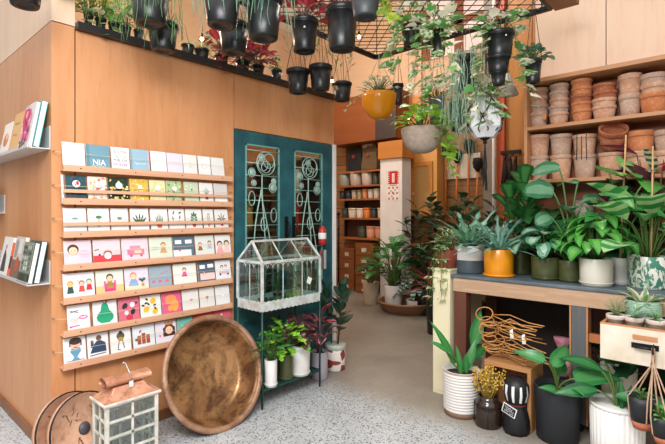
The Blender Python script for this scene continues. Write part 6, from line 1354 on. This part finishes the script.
redleaf = lambda n, sp=.14: (lambda sm, lm, z, q: (g_bush(sm, lm, z, n, .12, sp, .11, .06, 'oval', '7a2432', 'b8404e', 'mid', droop=1.0, r=q, stem='6a2a34'), g_bush(sm, lm, z, n // 2, .14, sp, .1, .05, 'oval', '3a5a40', '8fa890', 'stripe', droop=1.0, r=q)))
hpot(25, 34, -26, 6, 2.25, 'black pot at the upper left corner, only its base in view', spider(10, .15), 1)
hpot(150, 40, -10, 24, 2.4, 'large black pot with thin grassy strands, leftmost of the big hanging pair rows', strands(44, .26, '4f8048', .11), 2)
hpot(163, 30, 24, 51, 2.62, 'black pot just below and behind the large grassy-stranded pot', strands(20, .14, '5f8a62', .08), 3)
hpot(222, 38, -10, 26, 2.42, 'large black pot with pale stringy strands over its rim, above another pot', strands(60, .16, '86ab92', .1), 4)
hpot(234, 31, 24, 53, 2.78, 'black pot directly under the pale-stranded pot', spider(8, .1), 5)
hpot(263.5, 38, -3, 39, 2.5, 'large black ribbed pot hanging above the red-leaved ledge plants', strands(30, .22, '6f9a7c', .11), 6)
hpot(304.5, 28, 20, 52, 3.0, 'black pot with one small white button and red-tinged leaves', redleaf(16, .13), 7, extra=lambda root, r, h: MB().ball((0, 0, 0), .007, 8, 5).build('button', WHITEP, root, loc=(Vector((CAM.x - root.location.x, CAM.y - root.location.y, 0)).normalized() * r * .95 + Vector((.0, .0, h * .62))), label='small white button'))
hpot(342, 33, 8, 50, 2.75, 'large black pot with red and grey leaves, beside the buttoned pot', redleaf(18, .15), 8)
hpot(365.5, 31, -8, 18, 2.4, 'dark grey shallow pot with a yellow-green leaf at the top centre', lambda sm, lm, z, q: (g_trail(sm, lm, z, 5, .08, .16, .09, .06, 'heart', '7faf3f', 'c8cf5a', 'splash', r=q, azs=[-.9, -.5, -1.4], step=.07), g_bush(sm, lm, z, 8, .1, .1, .08, .05, 'heart', '6fa53a', r=q)), 9, mat=plain('charcoal_plastic', '2f3336', .5))
orchid = lambda sm, lm, z, q: g_up(sm, lm, z, 5, .26, 5, .06, .014, 'lance', '5f7f4a', stem='7a6a50', sr=.0018, lean=.08, base=.02, el=.7, r=q, start=.4)
hpot(298, 23.5, 70, 93, 3.3, 'smaller black pot with wispy stems, first of the low pair above the door', orchid, 10)
hpot(320.5, 23.5, 66, 90, 3.3, 'smaller black pot with wispy stems, second of the low pair above the door', orchid, 11)
hpot(342, 20, 83, 101, 3.65, 'small black pot with upright thin stems left of the orange bowl', orchid, 12)
hpot(398, 11, 84, 104, 4.1, 'very small black pot hanging just right of the orange bowl', spider(5, .06), 13)
# orange bowl, stone bowl
hpot(379, 35, 94.5, 119.5, 4.05, 'bright orange hemispherical hanging bowl with small white-flecked leaves', lambda sm, lm, z, q: (g_bush(sm, lm, z, 60, .16, .17, .05, .026, 'oval', '8fae7a', 'f0efdf', 'edge', r=q, droop=.9), g_trail(sm, lm, z, 2, .15, .1, .05, .035, 'heart', '8fb56a', 'e6e8cc', 'splash', r=q, azs=[2.2], spread=3)), 14, kind='bowl', mat=ORG, name='hanging_bowl', group=None, cmat=plain('grey_cord', '8a8a8a', .8), n=4)
STONE = plain('stone_bowl', 'b09d8e', .7, var=.12, scale=30, c2='9a887a')
hpot(422, 42, 129, 153.5, 3.5, 'pale stone-grey hanging bowl with bright green trailing heart leaves', lambda sm, lm, z, q: (g_bush(sm, lm, z, 34, .15, .19, .11, .08, 'heart', '7cc034', 'bfe262', 'mid', r=q, droop=1.0), g_trail(sm, lm, z, 5, .155, .34, .1, .075, 'heart', '8fc83a', 'c5e26a', 'mid', r=q, azs=[-1.0, -.6, -2.0], step=.055)), 15, kind='bowl', mat=STONE, name='hanging_bowl', group=None, cmat=plain('red_brown_cord', '9a5a44', .8), n=4)
# variegated pothos pots
vine = lambda n, L, az=None, ml=.5: (lambda sm, lm, z, q: (g_trail(sm, lm, z, n, .09, L, .1, .072, 'heart', '6aa057', 'faf5dc', 'splash', r=q, azs=az, step=.044, minlen=ml), g_bush(sm, lm, z, 18, .14, .16, .1, .07, 'heart', '5a9650', 'f4f0dc', 'splash', r=q, droop=1.0)))
hpot(438, 18, 32, 55, 3.1, 'black pot hidden among cream-splashed vines, left under the mesh rack', vine(9, .5, [-2.4, -2.0, 2.8, 2.2, -2.9, 3.1]), 16, name='hanging_pothos')
hpot(412, 22, 26, 46, 3.3, 'black pot with white-splashed leaves hanging behind the rack edge', vine(6, .3, [2.4, 2.9, 1.8, -2.6]), 17, name='hanging_pothos')
hpot(437, 17, 98, 126, 3.75, 'slate grey pot with variegated leaves, hanging right of the stone bowl', vine(8, .22, [2.6, 1.6, -.4]), 18, mat=plain('slate_pot', '6a7076', .5), name='hanging_pothos', group=None)
hpot(499.5, 29, 33, 58, 3.0, 'black pot with cream-splashed vines, topmost of three nested pots', vine(10, .55, [2.4, 2.0, -.7, .3, 2.7, 1.4, -1.0], .3), 19, name='hanging_pothos', group=None, extra=lambda root, r, h: MB().ball((0, 0, 0), .006, 8, 5).build('button', WHITEP, root, loc=(Vector((CAM.x - root.location.x, CAM.y - root.location.y, 0)).normalized() * r * .97 + Vector((.03, -.03, h * .72)))))
for k, (w, yt, yb, lab) in enumerate(((23, 57, 73, 'middle black pot of the three nested under the cream-splashed vines'), (15.5, 72, 85, 'lowest and smallest black pot of the three nested ones'))):
    loc = hang(498.5, yb, 3.0); r = w / FOC * 1.5; root = thing('nested_pot', lab, 'pot', loc, 0, 'nested black pots'); pot_parts(root, 'nursery', r, (yb - yt) / FOC * 3.0, BLACK, .6, 24)
# trailing rhipsalis pots
hpot(466, 19, 56, 92, 3.25, 'black pot with fine blue-green trailing strands, upper of two', strands(90, .55, 'b9dcc2', .075), 20, name='hanging_rhipsalis', cmat=plain('red_brown_cord', '9a5a44', .8))
hpot(458.5, 17, 103, 131, 3.6, 'black pot with fine blue-green trailing strands, lower of two', strands(80, .45, 'a8d0b4', .075), 21, name='hanging_rhipsalis', cmat=plain('red_brown_cord', '9a5a44', .8))
# small pot with round leaves at the right end
hpot(533, 17, 60, 83, 3.0, 'small black pot with round grey-green leaves, rightmost under the mesh rack', lambda sm, lm, z, q: g_bush(sm, lm, z, 40, .09, .085, .05, .035, 'round', '4f7a5a', '7f9f86', 'mid', r=q, droop=1.0), 22, group=None)
# white faceted pot in macrame
loc = hang(485, 138, 3.3); root = thing('faceted_hanging_pot', 'white faceted round pot in a black knotted cord hanger', 'hanging plant', loc); r, h = .13, .3
m = MB(); m.lathe([(0, 0), (.07, 0), (.125, .07), (.13, .15), (.1, .24), (.075, .29), (.068, .29), (.09, .23), (.115, .15), (.1, .05), (0, .02)], 7, sm=False); m.build('pot', plain('frosted_white', 'e9e6ea', .25, var=.03), root)
m = MB(); z = GZ - loc[2]
for k in range(5):
    a = 2 * PI * k / 5 + .3; b2 = a + PI / 5; P = lambda an, rr, zz: (rr * math.cos(an), rr * math.sin(an), zz)
    for e in (b2, b2 - 2 * PI / 5): m.tube([P(a, .082, .27), P((a + e) / 2, .128, .2), P(e, .136, .14), P((a + e) / 2 + (e - a) * .0, .11, .05), (0, 0, -.02)], .0042, 5)
    m.tube([P(a, .082, .27), P(a, .03, .42), (0, 0, z + .012)], .0035, 5)
m.build('cord_net', plain('black_cord', '16171a', .8), root); m = MB(); q = random.Random(3)
m.ball((0, 0, -.03), .016, 8, 6)
for k in range(9): m.tube([(0, 0, -.03), (q.uniform(-.012, .012), q.uniform(-.012, .012), -.2), (q.uniform(-.02, .02), q.uniform(-.02, .02), q.uniform(-.4, -.3))], .0035, 5)
m.build('tassel', plain('black_cord', '16171a', .8), root); sm, lm = MB(), MB(); vine(7, .2, [-2.4, -1.9, 2.6])(sm, lm, .27, random.Random(5)); finish_plant(root, sm, lm)

# ---------------------------------------------------------------- pots on the cabin ledge
LG = 'little black pots on the ledge above the card wall'
def lpot(px, w, grow, lab, seed, h=.085):
    p = on_y(px, 40, .04); plant('ledge_pot', lab, (p.x, .045, 2.446), 'nursery', w / FOC * depth(p) / 2, h, BLACK, grow, group=LG, seed=seed, seg=22)
cream = lambda n, L: (lambda sm, lm, z, q: (g_bush(sm, lm, z, n, .14, .13, L, L * .6, 'oval', '9fae4a', 'f0ecc8', 'splash', r=q, droop=1.0), g_trail(sm, lm, z, 3, .05, .1, .06, .035, 'heart', '5f8a4a', 'eee8c0', 'splash', r=q, azs=[-2.0, -1.2], step=.05)))
lpot(89, 9, cream(22, .15), 'black pot of yellow-cream leaves at the left end of the ledge', 31)
lpot(101, 11, cream(18, .15), 'second black pot of yellow-cream leaves on the ledge', 32)
lpot(114, 11, lambda sm, lm, z, q: (leaves(sm, lm, z, [(.0, -.01, .0, .24, .06, 160, 70, 1.0), (.02, 0, .0, .2, .045, 20, 65, .4)], q, '4f9a3a', '7fbf5a', 'mid', 'lance')), 'black pot with two broad upright green leaves on the ledge', 33)
lpot(126, 11, lambda sm, lm, z, q: g_bush(sm, lm, z, 10, .12, .08, .06, .03, 'oval', '5f8a4a', r=q), 'black pot right of the two-leaved pot on the ledge', 34)
lpot(139, 10, lambda sm, lm, z, q: g_bush(sm, lm, z, 10, .1, .07, .05, .03, 'oval', '4f7a45', r=q), 'black pot on the ledge behind the big grassy hanging pot', 35)
lpot(188, 13, spider(9, .1), 'low black pot on the ledge left of the pale rosette', 36)
lpot(202, 15, lambda sm, lm, z, q: g_ros(lm, z, 22, .13, .02, 'lance', 'a9b56a', 'f4efc8', 'mid', (.1, 1.2), 1.2, r=q), 'black pot with a pale cream rosette on the ledge', 37)
lpot(222, 14, lambda sm, lm, z, q: (redleaf(14, .12)(sm, lm, z, q), g_trail(sm, lm, z, 5, .06, .12, .09, .05, 'oval', 'a8303e', '5a6a50', 'mid', r=q, azs=[-2.0, -1.4], step=.05)), 'black pot with drooping red leaves on the ledge', 38)
lpot(243, 15, lambda sm, lm, z, q: (redleaf(30, .19)(sm, lm, z, q), g_trail(sm, lm, z, 7, .06, .1, .09, .05, 'oval', '4a5a44', 'a8404e', 'mid', r=q, azs=[-2.2, -1.6, -1.0], step=.05)), 'black pot with the fullest red and silver leaves on the ledge', 39)
lpot(258, 14, redleaf(18, .15), 'black pot with dark red and green leaves on the ledge under the ribbed pot', 40)
lpot(277, 11, lambda sm, lm, z, q: g_bush(sm, lm, z, 12, .07, .05, .035, .02, 'oval', '8fae4a', r=q), 'small black pot with yellowish sprouts near the end of the ledge', 41, .1)
# warm little bulbs
BULB = emit('warm_bulb', 'ffdf9a', 14)
for k, (px, py, t_, lab) in enumerate(((202, 39, 2.95, 'small glowing bulb among the pale rosette leaves'), (359, 37, 3.0, 'small glowing bulb right of the red-leaved hanging pots'), (389, 11, 2.6, 'small glowing bulb beside the yellow-green leaf at the top'), (408.5, 118, 3.9, 'small glowing bulb left of the stone bowl leaves'), (332, 81, 3.6, 'small glowing bulb between the low hanging pots'))):
    p = at(px, py, t_); root = thing('light_bulb', lab, 'bulb', p, 0, 'warm string-light bulbs'); MB().ball((0, 0, 0), .011, 10, 7).build('globe', BULB, root); MB().tube([(0, 0, .012), (0, 0, .035)], .008, 8).build('socket', BLACKM, root)
    top = (GZ if t_ < 4 and p.y < -.36 else p.z + .1) - p.z; MB().tube([(0, 0, .03), (0.004, 0, max(.06, top) * .6), (0, 0, max(.06, top))], .002, 5).build('wire', BLACKM, root)
# white pendant shade at the back
p = at(507, 95, 4.2); root = thing('pendant_lamp', 'white cone-shaped pendant lamp shade behind the hanging pots', 'lamp', p); MB().lathe([(.1, 0), (.02, .2), (.012, .22), (.09, .008)], 24, closed=True).build('shade', WHITEP, root); MB().tube([(0, 0, .2), (0, 0, 5.0 - p.z)], .004, 6).build('flex', BLACKM, root)
